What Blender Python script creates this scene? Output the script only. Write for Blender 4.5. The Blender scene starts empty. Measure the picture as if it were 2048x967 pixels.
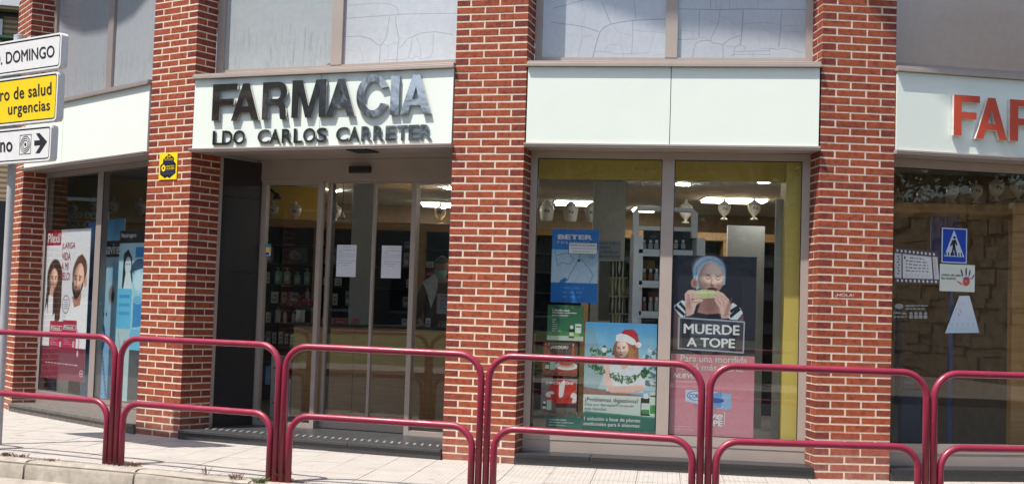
import bpy, bmesh, math, random
import numpy as np
from mathutils import Vector, Matrix
random.seed(7)
D = bpy.data
SC = bpy.context.scene
COL = SC.collection
PI = math.pi
R = math.radians

# ------------------------------------------------------------------ camera, sky, sun, exposure
FPX, PITCH, ROLL, EYE = 2601.45, R(3.1343), R(1.8214), 1.2349
cam = D.cameras.new('camera')
cam.sensor_width = 36.0
cam.lens = FPX / 2048.0 * 36.0
cam.clip_start = 0.1
cam.clip_end = 2000.0
camo = D.objects.new('camera', cam)
COL.objects.link(camo)
camo.matrix_world = Matrix.Translation((0, 0, EYE)) @ Matrix.Rotation(PI / 2 + PITCH, 4, 'X') @ Matrix.Rotation(ROLL, 4, 'Z')
SC.camera = camo

SUN_EL, SUN_AZ = R(64.5), R(55)          # azimuth to the left of the view direction, behind the camera
sun_to = Vector((math.sin(SUN_AZ) * math.cos(SUN_EL), math.cos(SUN_AZ) * math.cos(SUN_EL), -math.sin(SUN_EL)))
world = D.worlds.new('World')
SC.world = world
world.use_nodes = True
wn = world.node_tree
wn.nodes.clear()
sky = wn.nodes.new('ShaderNodeTexSky')
sky.sky_type = 'NISHITA'
sky.sun_disc = False
sky.sun_elevation = SUN_EL
sky.sun_rotation = math.atan2(-sun_to.x, -sun_to.y)
sky.air_density = 1.0
sky.dust_density = 2.0
bgn = wn.nodes.new('ShaderNodeBackground')
bgn.inputs['Strength'].default_value = 0.12
wo = wn.nodes.new('ShaderNodeOutputWorld')
wn.links.new(sky.outputs[0], bgn.inputs[0])
wn.links.new(bgn.outputs[0], wo.inputs[0])

sl = D.lights.new('sun', 'SUN')
sl.energy = 4.2
sl.angle = R(0.53)
sl.color = (1.0, 0.955, 0.88)
so = D.objects.new('sun', sl)
COL.objects.link(so)
so.rotation_euler = sun_to.to_track_quat('-Z', 'Y').to_euler()
so.location = (-12, -8, 30)

SC.view_settings.view_transform = 'Standard'
SC.view_settings.look = 'None'
SC.view_settings.exposure = 0.66
SC.view_settings.gamma = 1.0
SC.view_settings.use_curve_mapping = False
SC.cycles.max_bounces = 10
SC.cycles.transparent_max_bounces = 24
SC.cycles.caustics_reflective = False
SC.cycles.caustics_refractive = False

# ------------------------------------------------------------------ helpers
def tag(o, label=None, cat=None, group=None, kind=None):
    if label: o['label'] = label
    if cat: o['category'] = cat
    if group: o['group'] = group
    o['kind'] = kind or 'thing'
    return o

def thing(name, label, cat, loc=(0, 0, 0), group=None, kind='thing'):
    o = D.objects.new(name, None)
    COL.objects.link(o)
    o.location = loc
    o.empty_display_size = 0.1
    return tag(o, label, cat, group, kind)

class MB:
    """collects geometry in world coordinates"""
    def __init__(self):
        self.v, self.f, self.uv = [], [], {}
    def add(self, vs, fs):
        b = len(self.v)
        self.v += [tuple(p) for p in vs]
        self.f += [tuple(i + b for i in f) for f in fs]
        return b
    def hexa(self, p):        # p: 4 bottom (ccw from above), 4 top
        self.add(p, [(3, 2, 1, 0), (4, 5, 6, 7), (0, 1, 5, 4), (1, 2, 6, 5), (2, 3, 7, 6), (3, 0, 4, 7)])
    def box(self, x0, x1, y0, y1, z0, z1):
        self.hexa([(x0, y0, z0), (x1, y0, z0), (x1, y1, z0), (x0, y1, z0), (x0, y0, z1), (x1, y0, z1), (x1, y1, z1), (x0, y1, z1)])
    def quad(self, pts, uv=False):
        self.add(pts, [tuple(range(len(pts)))])
        if uv:
            self.uv[len(self.f) - 1] = [(0, 0), (1, 0), (1, 1), (0, 1)]
    def prism(self, poly, z0, z1):
        n = len(poly)
        a = sum(poly[i][0] * poly[(i + 1) % n][1] - poly[(i + 1) % n][0] * poly[i][1] for i in range(n))
        if a < 0: poly = poly[::-1]
        vs = [(x, y, z0) for x, y in poly] + [(x, y, z1) for x, y in poly]
        fs = [tuple(range(n - 1, -1, -1)), tuple(range(n, 2 * n))] + [(i, (i + 1) % n, n + (i + 1) % n, n + i) for i in range(n)]
        self.add(vs, fs)
    def tube(self, path, r, n=12, cap=True):
        path = [Vector(p) for p in path]
        rs = r if isinstance(r, (list, tuple)) else [r] * len(path)
        t0 = (path[1] - path[0]).normalized()
        up = Vector((0, 0, 1)) if abs(t0.z) < .9 else Vector((1, 0, 0))
        nrm = t0.cross(up).normalized()
        rings = []
        for i, p in enumerate(path):
            a = path[max(i - 1, 0)]; b = path[min(i + 1, len(path) - 1)]
            t = (b - a).normalized()
            nrm = (nrm - t * nrm.dot(t)).normalized()
            bi = t.cross(nrm)
            rings.append([p + (nrm * math.cos(2 * PI * k / n) + bi * math.sin(2 * PI * k / n)) * rs[i] for k in range(n)])
        vs = [q for ring in rings for q in ring]
        fs = []
        for i in range(len(path) - 1):
            for k in range(n):
                a, b2 = i * n + k, i * n + (k + 1) % n
                fs.append((a, b2, b2 + n, a + n))
        if cap:
            fs.append(tuple(range(n - 1, -1, -1)))
            fs.append(tuple((len(path) - 1) * n + k for k in range(n)))
        self.add(vs, fs)
    def lathe(self, c, prof, n=16, sx=1, sy=1):
        vs, fs = [], []
        for r, z in prof:
            for k in range(n):
                a = 2 * PI * k / n
                vs.append((c[0] + r * math.cos(a) * sx, c[1] + r * math.sin(a) * sy, c[2] + z))
        m = len(prof)
        for i in range(m - 1):
            for k in range(n):
                a, b = i * n + k, i * n + (k + 1) % n
                fs.append((a, b, b + n, a + n))
        fs.append(tuple(range(n - 1, -1, -1)))
        fs.append(tuple((m - 1) * n + k for k in range(n)))
        self.add(vs, fs)
    def build(self, name, mat, parent=None, smooth=False, origin=None, bevel=0):
        me = D.meshes.new(name)
        if origin is None:
            if parent is not None:
                origin = parent.location + (parent.parent.location if parent.parent else Vector())
            else:
                vs = np.array(self.v)
                origin = Vector(((vs[:, 0].min() + vs[:, 0].max()) / 2, (vs[:, 1].min() + vs[:, 1].max()) / 2, vs[:, 2].min()))
        origin = Vector(origin)
        me.from_pydata([tuple(Vector(p) - origin) for p in self.v], [], self.f)
        if self.uv:
            ul = me.uv_layers.new(name='UVMap')
            for fi, uvs in self.uv.items():
                for li, uvc in zip(me.polygons[fi].loop_indices, uvs):
                    ul.data[li].uv = uvc
        ms = mat if isinstance(mat, (list, tuple)) else [mat]
        for m_ in ms: me.materials.append(m_)
        if len(ms) > 1:
            for fi in self.uv: me.polygons[fi].material_index = 1
        if smooth:
            for p in me.polygons: p.use_smooth = True
        me.update()
        o = D.objects.new(name, me)
        COL.objects.link(o)
        if parent is not None:
            o.parent = parent
        else:
            o.location = origin
        if smooth and smooth != 'all':
            md = o.modifiers.new('edges', 'EDGE_SPLIT'); md.split_angle = R(40)
        if bevel:
            md = o.modifiers.new('bevel', 'BEVEL'); md.width = bevel; md.segments = 2; md.limit_method = 'ANGLE'
        return o

# surveyed camera ray, used to turn measurements of the photograph into places at a known depth
def ray(x, y):
    a, b = x - 1024, y - 483.5
    cr, sr = math.cos(ROLL), math.sin(ROLL)
    u, v = a * cr + b * sr, a * sr - b * cr
    cp, sp = math.cos(PITCH), math.sin(PITCH)
    return Vector((u / FPX, cp - v / FPX * sp, sp + v / FPX * cp))
def at(x, y, Y):
    d = ray(x, y)
    return Vector((0, 0, EYE)) + d * (Y / d.y)
def ground(x, y, z=0.0):
    d = ray(x, y)
    return Vector((0, 0, EYE)) + d * ((z - EYE) / d.z)

class Fr:
    """a vertical plane: origin A, direction e to the right, outward normal n"""
    def __init__(self, A, B):
        self.A = Vector((A[0], A[1])); B = Vector((B[0], B[1]))
        self.L = (B - self.A).length
        self.e = (B - self.A) / self.L
        self.n = Vector((self.e.y, -self.e.x))
    def p(self, s, z, o=0.0):
        q = self.A + self.e * s + self.n * o
        return Vector((q.x, q.y, z))
    def sz(self, x, y, o=0.0):
        A = self.A + self.n * o
        d = ray(x, y)
        t = A.dot(self.n) / (d.x * self.n.x + d.y * self.n.y)
        P = Vector((0, 0, EYE)) + d * t
        return (Vector((P.x, P.y)) - A).dot(self.e), P.z
    def box(self, mb, s0, s1, z0, z1, o0, o1):      # o0 back, o1 front
        f = self.p
        mb.hexa([f(s0, z0, o1), f(s1, z0, o1), f(s1, z0, o0), f(s0, z0, o0), f(s0, z1, o1), f(s1, z1, o1), f(s1, z1, o0), f(s0, z1, o0)])
    def rect(self, pts, o=0.0):   # photo corner points -> s0,s1,z0,z1
        q = [self.sz(x, y, o) for x, y in pts]
        return min(a for a, _ in q), max(a for a, _ in q), min(b for _, b in q), max(b for _, b in q)

# ------------------------------------------------------------------ materials
def srgb(r, g, b):
    f = lambda c: (c / 255 / 12.92) if c <= 10 else ((c / 255 + .055) / 1.055) ** 2.4
    return (f(r), f(g), f(b))

class NT:
    def __init__(self, name):
        self.m = D.materials.new(name); self.m.use_nodes = True
        self.t = self.m.node_tree
        self.b = self.t.nodes['Principled BSDF']
        self.out = self.t.nodes['Material Output']
    def n(self, typ, **kw):
        nd = self.t.nodes.new(typ)
        for k, v in kw.items():
            if k.startswith('i_'): nd.inputs[k[2:].replace('_', ' ')].default_value = v
            else: setattr(nd, k, v)
        return nd
    def l(self, a, b): self.t.links.new(a, b)
    def setb(self, **kw):
        for k, v in kw.items():
            nm = k.replace('_', ' ')
            self.b.inputs[nm].default_value = v
    def noise(self, scale, detail=4, rough=.6, coord='Object', vec=None):
        if vec is None:
            if coord == 'Position':
                g = self.n('ShaderNodeNewGeometry'); vec = g.outputs['Position']
            else:
                tc = self.n('ShaderNodeTexCoord'); vec = tc.outputs[coord]
        nz = self.n('ShaderNodeTexNoise')
        nz.inputs['Scale'].default_value = scale; nz.inputs['Detail'].default_value = detail; nz.inputs['Roughness'].default_value = rough
        self.l(vec, nz.inputs['Vector'])
        return nz.outputs['Fac']
    def ramp(self, fac, stops):
        r = self.n('ShaderNodeValToRGB')
        els = r.color_ramp.elements
        while len(els) < len(stops): els.new(.5)
        for e, (p, c) in zip(els, stops):
            e.position = p; e.color = (c[0], c[1], c[2], 1) if not isinstance(c, (int, float)) else (c, c, c, 1)
        self.l(fac, r.inputs['Fac'])
        return r.outputs['Color']
    def mix(self, fac, a, b, typ='MIX'):
        mx = self.n('ShaderNodeMix', data_type='RGBA', blend_type=typ)
        for s, v in ((0, fac), (6, a), (7, b)):
            if hasattr(v, 'links') or hasattr(v, 'is_output'): self.l(v, mx.inputs[s])
            elif isinstance(v, (int, float)): mx.inputs[s].default_value = v
            else: mx.inputs[s].default_value = (*v[:3], 1)
        return mx.outputs[2]
    def math(self, op, a, b=None, c=None):
        m = self.n('ShaderNodeMath', operation=op)
        for i, v in enumerate((a, b, c)):
            if v is None: continue
            if hasattr(v, 'is_output'): self.l(v, m.inputs[i])
            else: m.inputs[i].default_value = v
        return m.outputs[0]
    def bump(self, h, strength=.3, dist=.01):
        bp = self.n('ShaderNodeBump'); bp.inputs['Strength'].default_value = strength; bp.inputs['Distance'].default_value = dist
        self.l(h, bp.inputs['Height']); self.l(bp.outputs['Normal'], self.b.inputs['Normal'])

def mat(name, col, rough=.5, metal=0.0, var=.12, scale=14, bump=0, spec=None, coat=0, bscale=None, vscale=None):
    k = NT(name)
    f = k.noise(scale, coord='Position')
    lo = tuple(max(0, c * (1 - var)) for c in col); hi = tuple(min(1, c * (1 + var)) for c in col)
    c = k.ramp(f, [(.3, lo), (.7, hi)])
    k.l(c, k.b.inputs['Base Color'])
    k.setb(Roughness=rough, Metallic=metal)
    if spec is not None: k.b.inputs['Specular IOR Level'].default_value = spec
    if coat: k.setb(Coat_Weight=coat, Coat_Roughness=.06)
    if bump: k.bump(k.noise(bscale or scale * 6, coord='Position'), bump, .004)
    return k.m

def emit(name, col, s):
    k = NT(name)
    k.setb(Base_Color=(*col, 1)); k.b.inputs['Emission Color'].default_value = (*col, 1); k.b.inputs['Emission Strength'].default_value = s
    return k.m

def glass(name, tint=(.93, .945, .94), f0=.045, rough=0.0):
    k = NT(name)
    k.t.nodes.remove(k.b)
    tr = k.n('ShaderNodeBsdfTransparent'); tr.inputs[0].default_value = (*tint, 1)
    gl = k.n('ShaderNodeBsdfGlossy'); gl.inputs['Roughness'].default_value = rough; gl.inputs['Color'].default_value = (1, 1, 1, 1)
    lw = k.n('ShaderNodeLayerWeight'); lw.inputs['Blend'].default_value = .5
    f = k.math('ADD', k.math('MULTIPLY', k.math('POWER', lw.outputs['Facing'], 5.0), 1 - f0), f0)
    mx = k.n('ShaderNodeMixShader')
    # faint ripple of float glass
    bp = k.n('ShaderNodeBump'); bp.inputs['Strength'].default_value = .05; bp.inputs['Distance'].default_value = .004
    k.l(k.noise(2.2, 2, coord='Position'), bp.inputs['Height'])
    k.l(bp.outputs[0], gl.inputs['Normal'])
    k.l(f, mx.inputs[0]); k.l(tr.outputs[0], mx.inputs[1]); k.l(gl.outputs[0], mx.inputs[2])
    k.l(mx.outputs[0], k.out.inputs['Surface'])
    return k.m

def brick_mat(name, ramp_cols, dark):
    k = NT(name)
    oi = k.n('ShaderNodeObjectInfo')
    base = k.ramp(oi.outputs['Random'], [(0.0, ramp_cols[0]), (.35, ramp_cols[1]), (.7, ramp_cols[2]), (1.0, ramp_cols[3])])
    grain = k.noise(170, 3, .7, 'Position')
    blot = k.noise(26, 3, .6, 'Position')
    c = k.mix(k.ramp(grain, [(.38, 0.0), (.62, .6)]), base, tuple(min(1, x * 1.55 + .015) for x in ramp_cols[1]))
    c = k.mix(k.ramp(blot, [(.45, 0.0), (.72, dark)]), c, (.085, .016, .016))
    # dust and lime on the lowest courses
    g = k.n('ShaderNodeNewGeometry'); sx = k.n('ShaderNodeSeparateXYZ'); k.l(g.outputs['Position'], sx.inputs[0])
    low = k.ramp(sx.outputs['Z'], [(.04, .62), (.38, 0.0)])
    dn = k.ramp(k.noise(9, 5, .7, 'Position'), [(.36, 0.25), (.68, 1.0)])
    c = k.mix(k.math('MULTIPLY', k.math('MULTIPLY', low, dn), .8), c, (.36, .23, .2))
    sp = k.ramp(k.noise(60, 2, .5, 'Position'), [(.71, 0.0), (.75, .8)])
    c = k.mix(k.math('MULTIPLY', sp, .35), c, (.62, .56, .5))
    k.l(c, k.b.inputs['Base Color'])
    k.setb(Roughness=.55); k.b.inputs['Specular IOR Level'].default_value = .2
    k.bump(grain, .35, .002)
    return k.m

M = {}
M['brick'] = brick_mat('brick_face', [(.24, .052, .024), (.305, .070, .029), (.268, .058, .025), (.185, .037, .021)], .6)
M['brick_end'] = brick_mat('brick_end', [(.215, .044, .025), (.17, .034, .023), (.25, .054, .026), (.135, .027, .022)], .8)
M['mortar'] = mat('mortar', (.67, .57, .445), .9, var=.14, scale=30, bump=.5)
M['alu'] = mat('satin_aluminium', (.44, .37, .325), .42, .25, var=.05, scale=5)
M['alu_shaded'] = mat('satin_aluminium_shaded', (.33, .28, .26), .42, .25, var=.05, scale=5)  # same aluminium, darkened in colour for the shade on the left bay
M['fascia'] = mat('back_painted_glass', (.82, .88, .795), .3, var=.02, scale=2.2, coat=.2)
M['seam'] = mat('seam_grey', (.35, .37, .35), .8)
M['chrome'] = None
M['gran'] = mat('black_granite', (.022, .022, .025), .34, var=.5, scale=120, bump=.08)
M['grandust'] = mat('dusty_granite', (.115, .105, .092), .6, var=.35, scale=18, bump=.2)
M['mortarjoint'] = mat('kerb_joint', (.22, .19, .155), .95, var=.3)
M['granstep'] = mat('grey_granite', (.05, .05, .052), .36, var=.55, scale=150, bump=.15)
M['black'] = mat('black_plastic', (.012, .012, .013), .45)
M['glass'] = glass('window_glass')
M['glass_b4'] = glass('window_glass_tinted', (.91, .92, .89), .038)
M['wood'] = None
M['white'] = mat('white_paint', (.78, .78, .75), .5, var=.04)
M['whitecol'] = mat('pale_grey_paint', (.55, .56, .55), .6, var=.05)
M['mustard'] = mat('mustard_paint', (.70, .53, .12), .6, var=.07, scale=2)
M['navy'] = mat('navy_panel', (.018, .024, .05), .5, var=.15)
M['ceil'] = mat('grey_ceiling', (.45, .45, .46), .8, var=.05)
M['floor'] = mat('shop_floor', (.34, .31, .28), .35, var=.12, scale=3)
M['wallbrown'] = mat('brown_wall', (.24, .17, .12), .7, var=.15)
M['steel_white'] = mat('white_enamel', (.75, .75, .74), .3, var=.03)
M['postgrey'] = mat('post_grey', (.44, .44, .45), .4, var=.06)
M['zinc'] = mat('galvanised', (.42, .42, .44), .4, .5, var=.12, scale=25)
M['dull'] = mat('dark_sign_back', (.085, .075, .07), .7, var=.2)  # kept dark for its reflection in the steel letters
M['signwhite'] = mat('sign_white', (.74, .73, .72), .45, var=.04)
M['signyellow'] = mat('sign_yellow', (.86, .60, .01), .45, var=.03)
M['ink'] = mat('sign_black', (.016, .017, .024), .5)
M['red_letter'] = mat('red_acrylic', (.56, .075, .035), .35, var=.08, scale=6)
M['edge_white'] = mat('acrylic_edge', (.62, .60, .58), .5)
M['pwhite'] = mat('print_white', (.80, .80, .80), .6, var=.02)
M['pcream'] = mat('print_cream', (.62, .66, .62), .6, var=.02)
M['pred'] = mat('print_magenta', (.33, .022, .055), .6, var=.03)
M['pgrey'] = mat('print_grey', (.10, .11, .12), .6, var=.03)
M['pblue'] = mat('print_blue', (.05, .13, .45), .6, var=.03)
M['pyellow'] = mat('print_yellow', (.80, .58, .05), .6, var=.03)
M['faint'] = mat('faint_vinyl', (.30, .32, .32), .6)
M['paper'] = mat('paper', (.80, .81, .82), .7, var=.02)

k = NT('polished_steel')
k.setb(Base_Color=(.66, .63, .62, 1), Metallic=1.0, Roughness=.12)
k.bump(k.noise(7, 2, .5, 'Position'), .10, .02)
M['chrome'] = k.m

k = NT('oak_veneer')
tc = k.n('ShaderNodeNewGeometry'); mp = k.n('ShaderNodeMapping'); mp.inputs['Scale'].default_value = (3, 3, 40)
k.l(tc.outputs['Position'], mp.inputs['Vector'])
f = k.noise(1.2, 5, .65, vec=mp.outputs['Vector'])
k.l(k.ramp(f, [(.3, (.36, .19, .07)), (.7, (.52, .30, .12))]), k.b.inputs['Base Color']); k.setb(Roughness=.45)
M['wood'] = k.m

k = NT('crimson_enamel')
f = k.noise(3, 4, .6, 'Position')
c = k.ramp(f, [(.3, (.235, .015, .042)), (.7, (.29, .022, .055))])
g = k.n('ShaderNodeNewGeometry'); sx = k.n('ShaderNodeSeparateXYZ'); k.l(g.outputs['Position'], sx.inputs[0])
low = k.ramp(sx.outputs['Z'], [(.0, 1.0), (.22, 0.0)])
rn = k.ramp(k.noise(34, 5, .7, 'Position'), [(.42, 0.0), (.62, 1.0)])
c = k.mix(k.math('MULTIPLY', low, rn), c, (.12, .04, .03))
ch = k.ramp(k.noise(55, 3, .6, 'Position'), [(.67, 0.0), (.71, .9)])
c = k.mix(k.math('MULTIPLY', ch, .6), c, (.30, .17, .15))
k.l(c, k.b.inputs['Base Color']); k.l(k.ramp(k.noise(11, 4, .7, 'Position'), [(.3, .26), (.7, .52)]), k.b.inputs['Roughness'])
k.bump(k.noise(40, 3, .6, 'Position'), .12, .002)
M['rail'] = k.m

k = NT('pavement_tile')      # ribbed and dimpled cement tile
g = k.n('ShaderNodeNewGeometry'); mp = k.n('ShaderNodeMapping'); mp.inputs['Rotation'].default_value = (0, 0, R(7.0))
k.l(g.outputs['Position'], mp.inputs['Vector'])
sx = k.n('ShaderNodeSeparateXYZ'); k.l(mp.outputs['Vector'], sx.inputs[0])
FQ = 2 * PI / .0367
wx = k.math('SINE', k.math('MULTIPLY', sx.outputs['X'], FQ)); wy = k.math('SINE', k.math('MULTIPLY', sx.outputs['Y'], FQ))
h = k.math('MAXIMUM', wx, wy)
h2 = k.ramp(h, [(.55, 0.0), (.95, 1.0)])
oi = k.n('ShaderNodeObjectInfo')
c = k.ramp(k.noise(5, 5, .65, 'Position'), [(.3, (.435, .405, .37)), (.7, (.52, .485, .45))])
c = k.mix(k.ramp(oi.outputs['Random'], [(0, 0.0), (1, .22)]), c, (.44, .37, .33))
c = k.mix(k.math('MULTIPLY', k.math('SUBTRACT', 1.0, h2), .22), c, (.34, .28, .24))
gum = k.ramp(k.noise(7, 1, .3, 'Position'), [(.70, 0.0), (.73, .45)])
c = k.mix(gum, c, (.22, .19, .17))
dirt = k.ramp(k.noise(1.7, 6, .7, 'Position'), [(.52, 0.0), (.75, .35)])
c = k.mix(dirt, c, (.34, .29, .25))
k.l(c, k.b.inputs['Base Color']); k.setb(Roughness=.8)
k.bump(h2, .9, .006)
M['tile'] = k.m
M['tilebed'] = mat('tile_joint', (.20, .17, .15), .9, var=.2, scale=30)
M['kerb'] = mat('kerb_concrete', (.335, .295, .25), .9, var=.24, scale=9, bump=.7, bscale=60)
M['asphalt'] = mat('asphalt', (.055, .055, .057), .85, var=.35, scale=60, bump=.5)
M['grass'] = mat('grass_cover', (.10, .13, .035), .9, var=.5, scale=3, bump=.6)
M['leaf'] = mat('leaf_green', (.065, .11, .03), .6, var=.45, scale=4)
M['bark'] = mat('bark', (.10, .075, .055), .9, var=.3, bump=.6)
M['stone'] = mat('rubble_stone', (.22, .165, .105), .9, var=.5, scale=3.5, bump=.7)
M['weed'] = mat('weed_green', (.10, .16, .04), .7, var=.3)
M['dry'] = mat('dry_weed', (.24, .13, .08), .8, var=.3)
k = NT('tan_brick_courses')
g = k.n('ShaderNodeNewGeometry'); sx = k.n('ShaderNodeSeparateXYZ'); k.l(g.outputs['Position'], sx.inputs[0])
w = k.math('SINE', k.math('MULTIPLY', sx.outputs['Z'], 2 * PI / .16))
k.l(k.ramp(k.math('ADD', w, k.noise(3, 4, .6, 'Position')), [(.0, (.24, .16, .085)), (.9, (.50, .37, .23))]), k.b.inputs['Base Color'])
k.setb(Roughness=.9)
M['tanbrick'] = k.m

# ------------------------------------------------------------------ printed pictures, painted in code
class Can:
    def __init__(self, w, h, col):
        self.w, self.h = w * 2, h * 2
        self.a = np.ones((self.h, self.w, 3), np.float32) * np.array(col, np.float32) / 255.
        yy, xx = np.mgrid[0:self.h, 0:self.w]
        self.u = ((xx + .5) / self.w).astype(np.float32); self.v = ((yy + .5) / self.h).astype(np.float32)
        self.asp = w / h
    def put(self, m, c, al=1.0):
        m = (m * al)[..., None]
        self.a = self.a * (1 - m) + np.array(c, np.float32) / 255. * m
    def rect(self, u0, v0, u1, v1, c, al=1.0):
        self.put(((self.u >= u0) & (self.u < u1) & (self.v >= v0) & (self.v < v1)).astype(np.float32), c, al)
    def grad(self, u0, v0, u1, v1, c0, c1):
        m = ((self.u >= u0) & (self.u < u1) & (self.v >= v0) & (self.v < v1))[..., None]
        t = np.clip((self.v - v0) / (v1 - v0), 0, 1)[..., None]
        g = np.array(c0, np.float32) / 255. * (1 - t) + np.array(c1, np.float32) / 255. * t
        self.a = np.where(m, g, self.a)
    def ell(self, cu, cv, ru, rv, c, al=1.0, soft=.06, rot=0):
        du = (self.u - cu) * self.asp; dv = self.v - cv
        cr, sr = math.cos(rot), math.sin(rot)
        x = (du * cr + dv * sr) / (ru * self.asp); y = (-du * sr + dv * cr) / rv
        d = np.sqrt(x * x + y * y)
        self.put(np.clip((1 - d) / soft + .5, 0, 1), c, al)
    def poly(self, pts, c, al=1.0):
        ins = np.zeros(self.u.shape, bool)
        n = len(pts)
        for i in range(n):
            (x0, y0), (x1, y1) = pts[i], pts[(i + 1) % n]
            if y0 == y1: continue
            cnd = ((y0 > self.v) != (y1 > self.v)) & (self.u < (x1 - x0) * (self.v - y0) / (y1 - y0) + x0)
            ins ^= cnd
        self.put(ins.astype(np.float32), c, al)
    def line(self, pts, wd, c, al=1.0):       # wd in units of picture height
        d = np.full(self.u.shape, 9., np.float32)
        U = self.u * self.asp
        for (x0, y0), (x1, y1) in zip(pts, pts[1:]):
            x0, x1 = x0 * self.asp, x1 * self.asp
            dx, dy = x1 - x0, y1 - y0
            t = np.clip(((U - x0) * dx + (self.v - y0) * dy) / (dx * dx + dy * dy + 1e-9), 0, 1)
            d = np.minimum(d, np.hypot(U - x0 - t * dx, self.v - y0 - t * dy))
        self.put(np.clip((wd / 2 - d) * self.h * .7 + .5, 0, 1), c, al)
    def smudge(self, amt, seed=1, cell=12):
        rg = np.random.RandomState(seed)
        s = rg.rand(self.h // cell + 2, self.w // cell + 2)
        n = np.kron(s, np.ones((cell, cell)))[:self.h, :self.w]
        for _ in range(2):
            n = (n + np.roll(n, cell // 2, 0) + np.roll(n, cell // 2, 1) + np.roll(n, -cell // 3, 0)) / 4
        self.a = np.clip(self.a * (1 + (n[..., None] - .5) * amt), 0, 1)
    def face(self, cu, cv, ru, rv, skin, rot=0, turn=0.0, light=(-.35, -.45, .82), eyes='open', lips=(176, 84, 84), brow=(92, 66, 54), beard=None, smile=.0, old=0.0, amb=.42):
        # a softly lit head modelled as a small height field, as a photograph would print it
        du = (self.u - cu) * self.asp; dv = self.v - cv
        cr, sr = math.cos(rot), math.sin(rot)
        x = (du * cr + dv * sr) / (ru * self.asp); y = (-du * sr + dv * cr) / rv
        wx = 1 - .30 * np.clip(y, 0, 1) ** 2 - .06 * np.clip(-y, 0, 1)
        xs = x / wx; r2 = xs ** 2 + y ** 2
        z = np.sqrt(np.clip(1 - r2, 0, 1)) * .95
        X = x - turn
        G = lambda a, b, sa, sb: np.exp(-((X - a) / sa) ** 2 - ((y - b) / sb) ** 2)
        z = z + .20 * G(0, .26, .13, .12) + .12 * G(0, .05, .09, .26) + .05 * G(-.11, .30, .07, .07) + .05 * G(.11, .30, .07, .07)
        for e in (-.38, .38):
            z = z - .12 * G(e, -.06, .20, .12) + .055 * G(e, -.04, .12, .075) + .06 * G(e, -.26, .24, .07) + .07 * G(e * 1.25, .22, .22, .18)
        z = z + .07 * G(0, .50, .24, .055) + .07 * G(0, .61, .19, .06) - .05 * G(0, .70, .22, .05) + .10 * G(0, .86, .20, .13)
        if old:
            for yy in (-.55, -.45, -.35): z = z - .012 * old * G(0, yy, .5, .018)
            for e in (-.30, .30): z = z - .04 * old * np.exp(-((X - e - np.sign(e) * (y - .3) * .35) / .035) ** 2 - ((y - .42) / .2) ** 2)
        px_u = self.asp / self.w / (ru * self.asp); px_v = 1 / self.h / rv
        gx = np.gradient(z, axis=1) / px_u; gy = np.gradient(z, axis=0) / px_v
        gx, gy = np.clip(gx, -4, 4), np.clip(gy, -4, 4)
        nl = np.sqrt(gx ** 2 + gy ** 2 + 1)
        L = np.array(light) / np.linalg.norm(light)
        sh = np.clip((-gx * L[0] - gy * L[1] + L[2]) / nl, 0, 1)
        sh = amb + (1.12 - amb) * sh
        col = np.ones(self.u.shape + (3,), np.float32) * np.array(skin, np.float32) / 255.
        def tint(m, c, a=1.0):
            nonlocal col
            m = (np.clip(m, 0, 1) * a)[..., None]; col = col * (1 - m) + np.array(c, np.float32) / 255. * m
        for e in (-.45, .45): tint(G(e, .28, .24, .2), (214, 130, 116), .35)
        tint(np.clip(1.6 * (G(0, .53, .25 + smile * .1, .05) + G(0, .60, .18 + smile * .06, .05)) - .35, 0, 1), lips, .9)
        tint(np.exp(-((y - .555 + smile * .22 * (X / .25) ** 2) / .016) ** 2) * (np.abs(X) < .27), (96, 40, 40), .8)
        for e in (-.38, .38):
            tint(np.exp(-((y + .245 + .10 * ((X - e * 1.03) / .26) ** 2 * 1.0) / .035) ** 2) * (np.abs(X - e) < .24), brow, .85)
            if eyes == 'open':
                lid = ((X - e) / .155) ** 2 + ((y + .05) / .062) ** 2
                tint(np.clip((1 - lid) * 4, 0, 1), (226, 220, 216), .9)
                tint(np.clip((1 - ((X - e) / .062) ** 2 - ((y + .05) / .062) ** 2) * 4, 0, 1), (46, 34, 30), 1)
                tint(np.exp(-((y + .105 - .05 * ((X - e) / .16) ** 2) / .022) ** 2) * (np.abs(X - e) < .18), (40, 28, 26), .9)
            else:
                tint(np.exp(-((y + .005 + .06 * ((X - e) / .18) ** 2) / .020) ** 2) * (np.abs(X - e) < .19), (70, 46, 44), .9)
        tint(.9 * G(-.075, .345, .035, .02) + .9 * G(.075, .345, .035, .02), (90, 46, 40), .8)
        if beard is not None:
            b = np.clip(np.maximum((y - .34) * 4, (np.abs(xs) - .62) * 5 * (y > -.05)), 0, 1) * (1 - np.clip(1.8 * (G(0, .56, .22, .075)) - .4, 0, 1)) * np.clip((y - .02) * 6, 0, 1)
            b = b * np.clip(1.1 - 1.2 * G(0, .30, .26, .13), 0, 1)
            tint(b, beard, .88)
        m = np.clip((1 - r2) / .05, 0, 1)[..., None]
        self.a = self.a * (1 - m) + np.clip(col * sh[..., None], 0, 1) * m
    def strands(self, pts_fn, n, wd, cols, seed=0, al=.6):
        rg = random.Random(seed)
        for i in range(n):
            self.line(pts_fn(rg), wd * rg.uniform(.6, 1.3), rg.choice(cols), al * rg.uniform(.5, 1))
    def words(self, u0, u1, v, h, c, seed=0, al=.9, w=.06):
        rg = random.Random(seed); u = u0
        while u < u1:
            l = rg.uniform(.5, 1.6) * w
            self.rect(u, v - h / 2, min(u + l, u1), v + h / 2, c, al); u += l + w * .35
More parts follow.
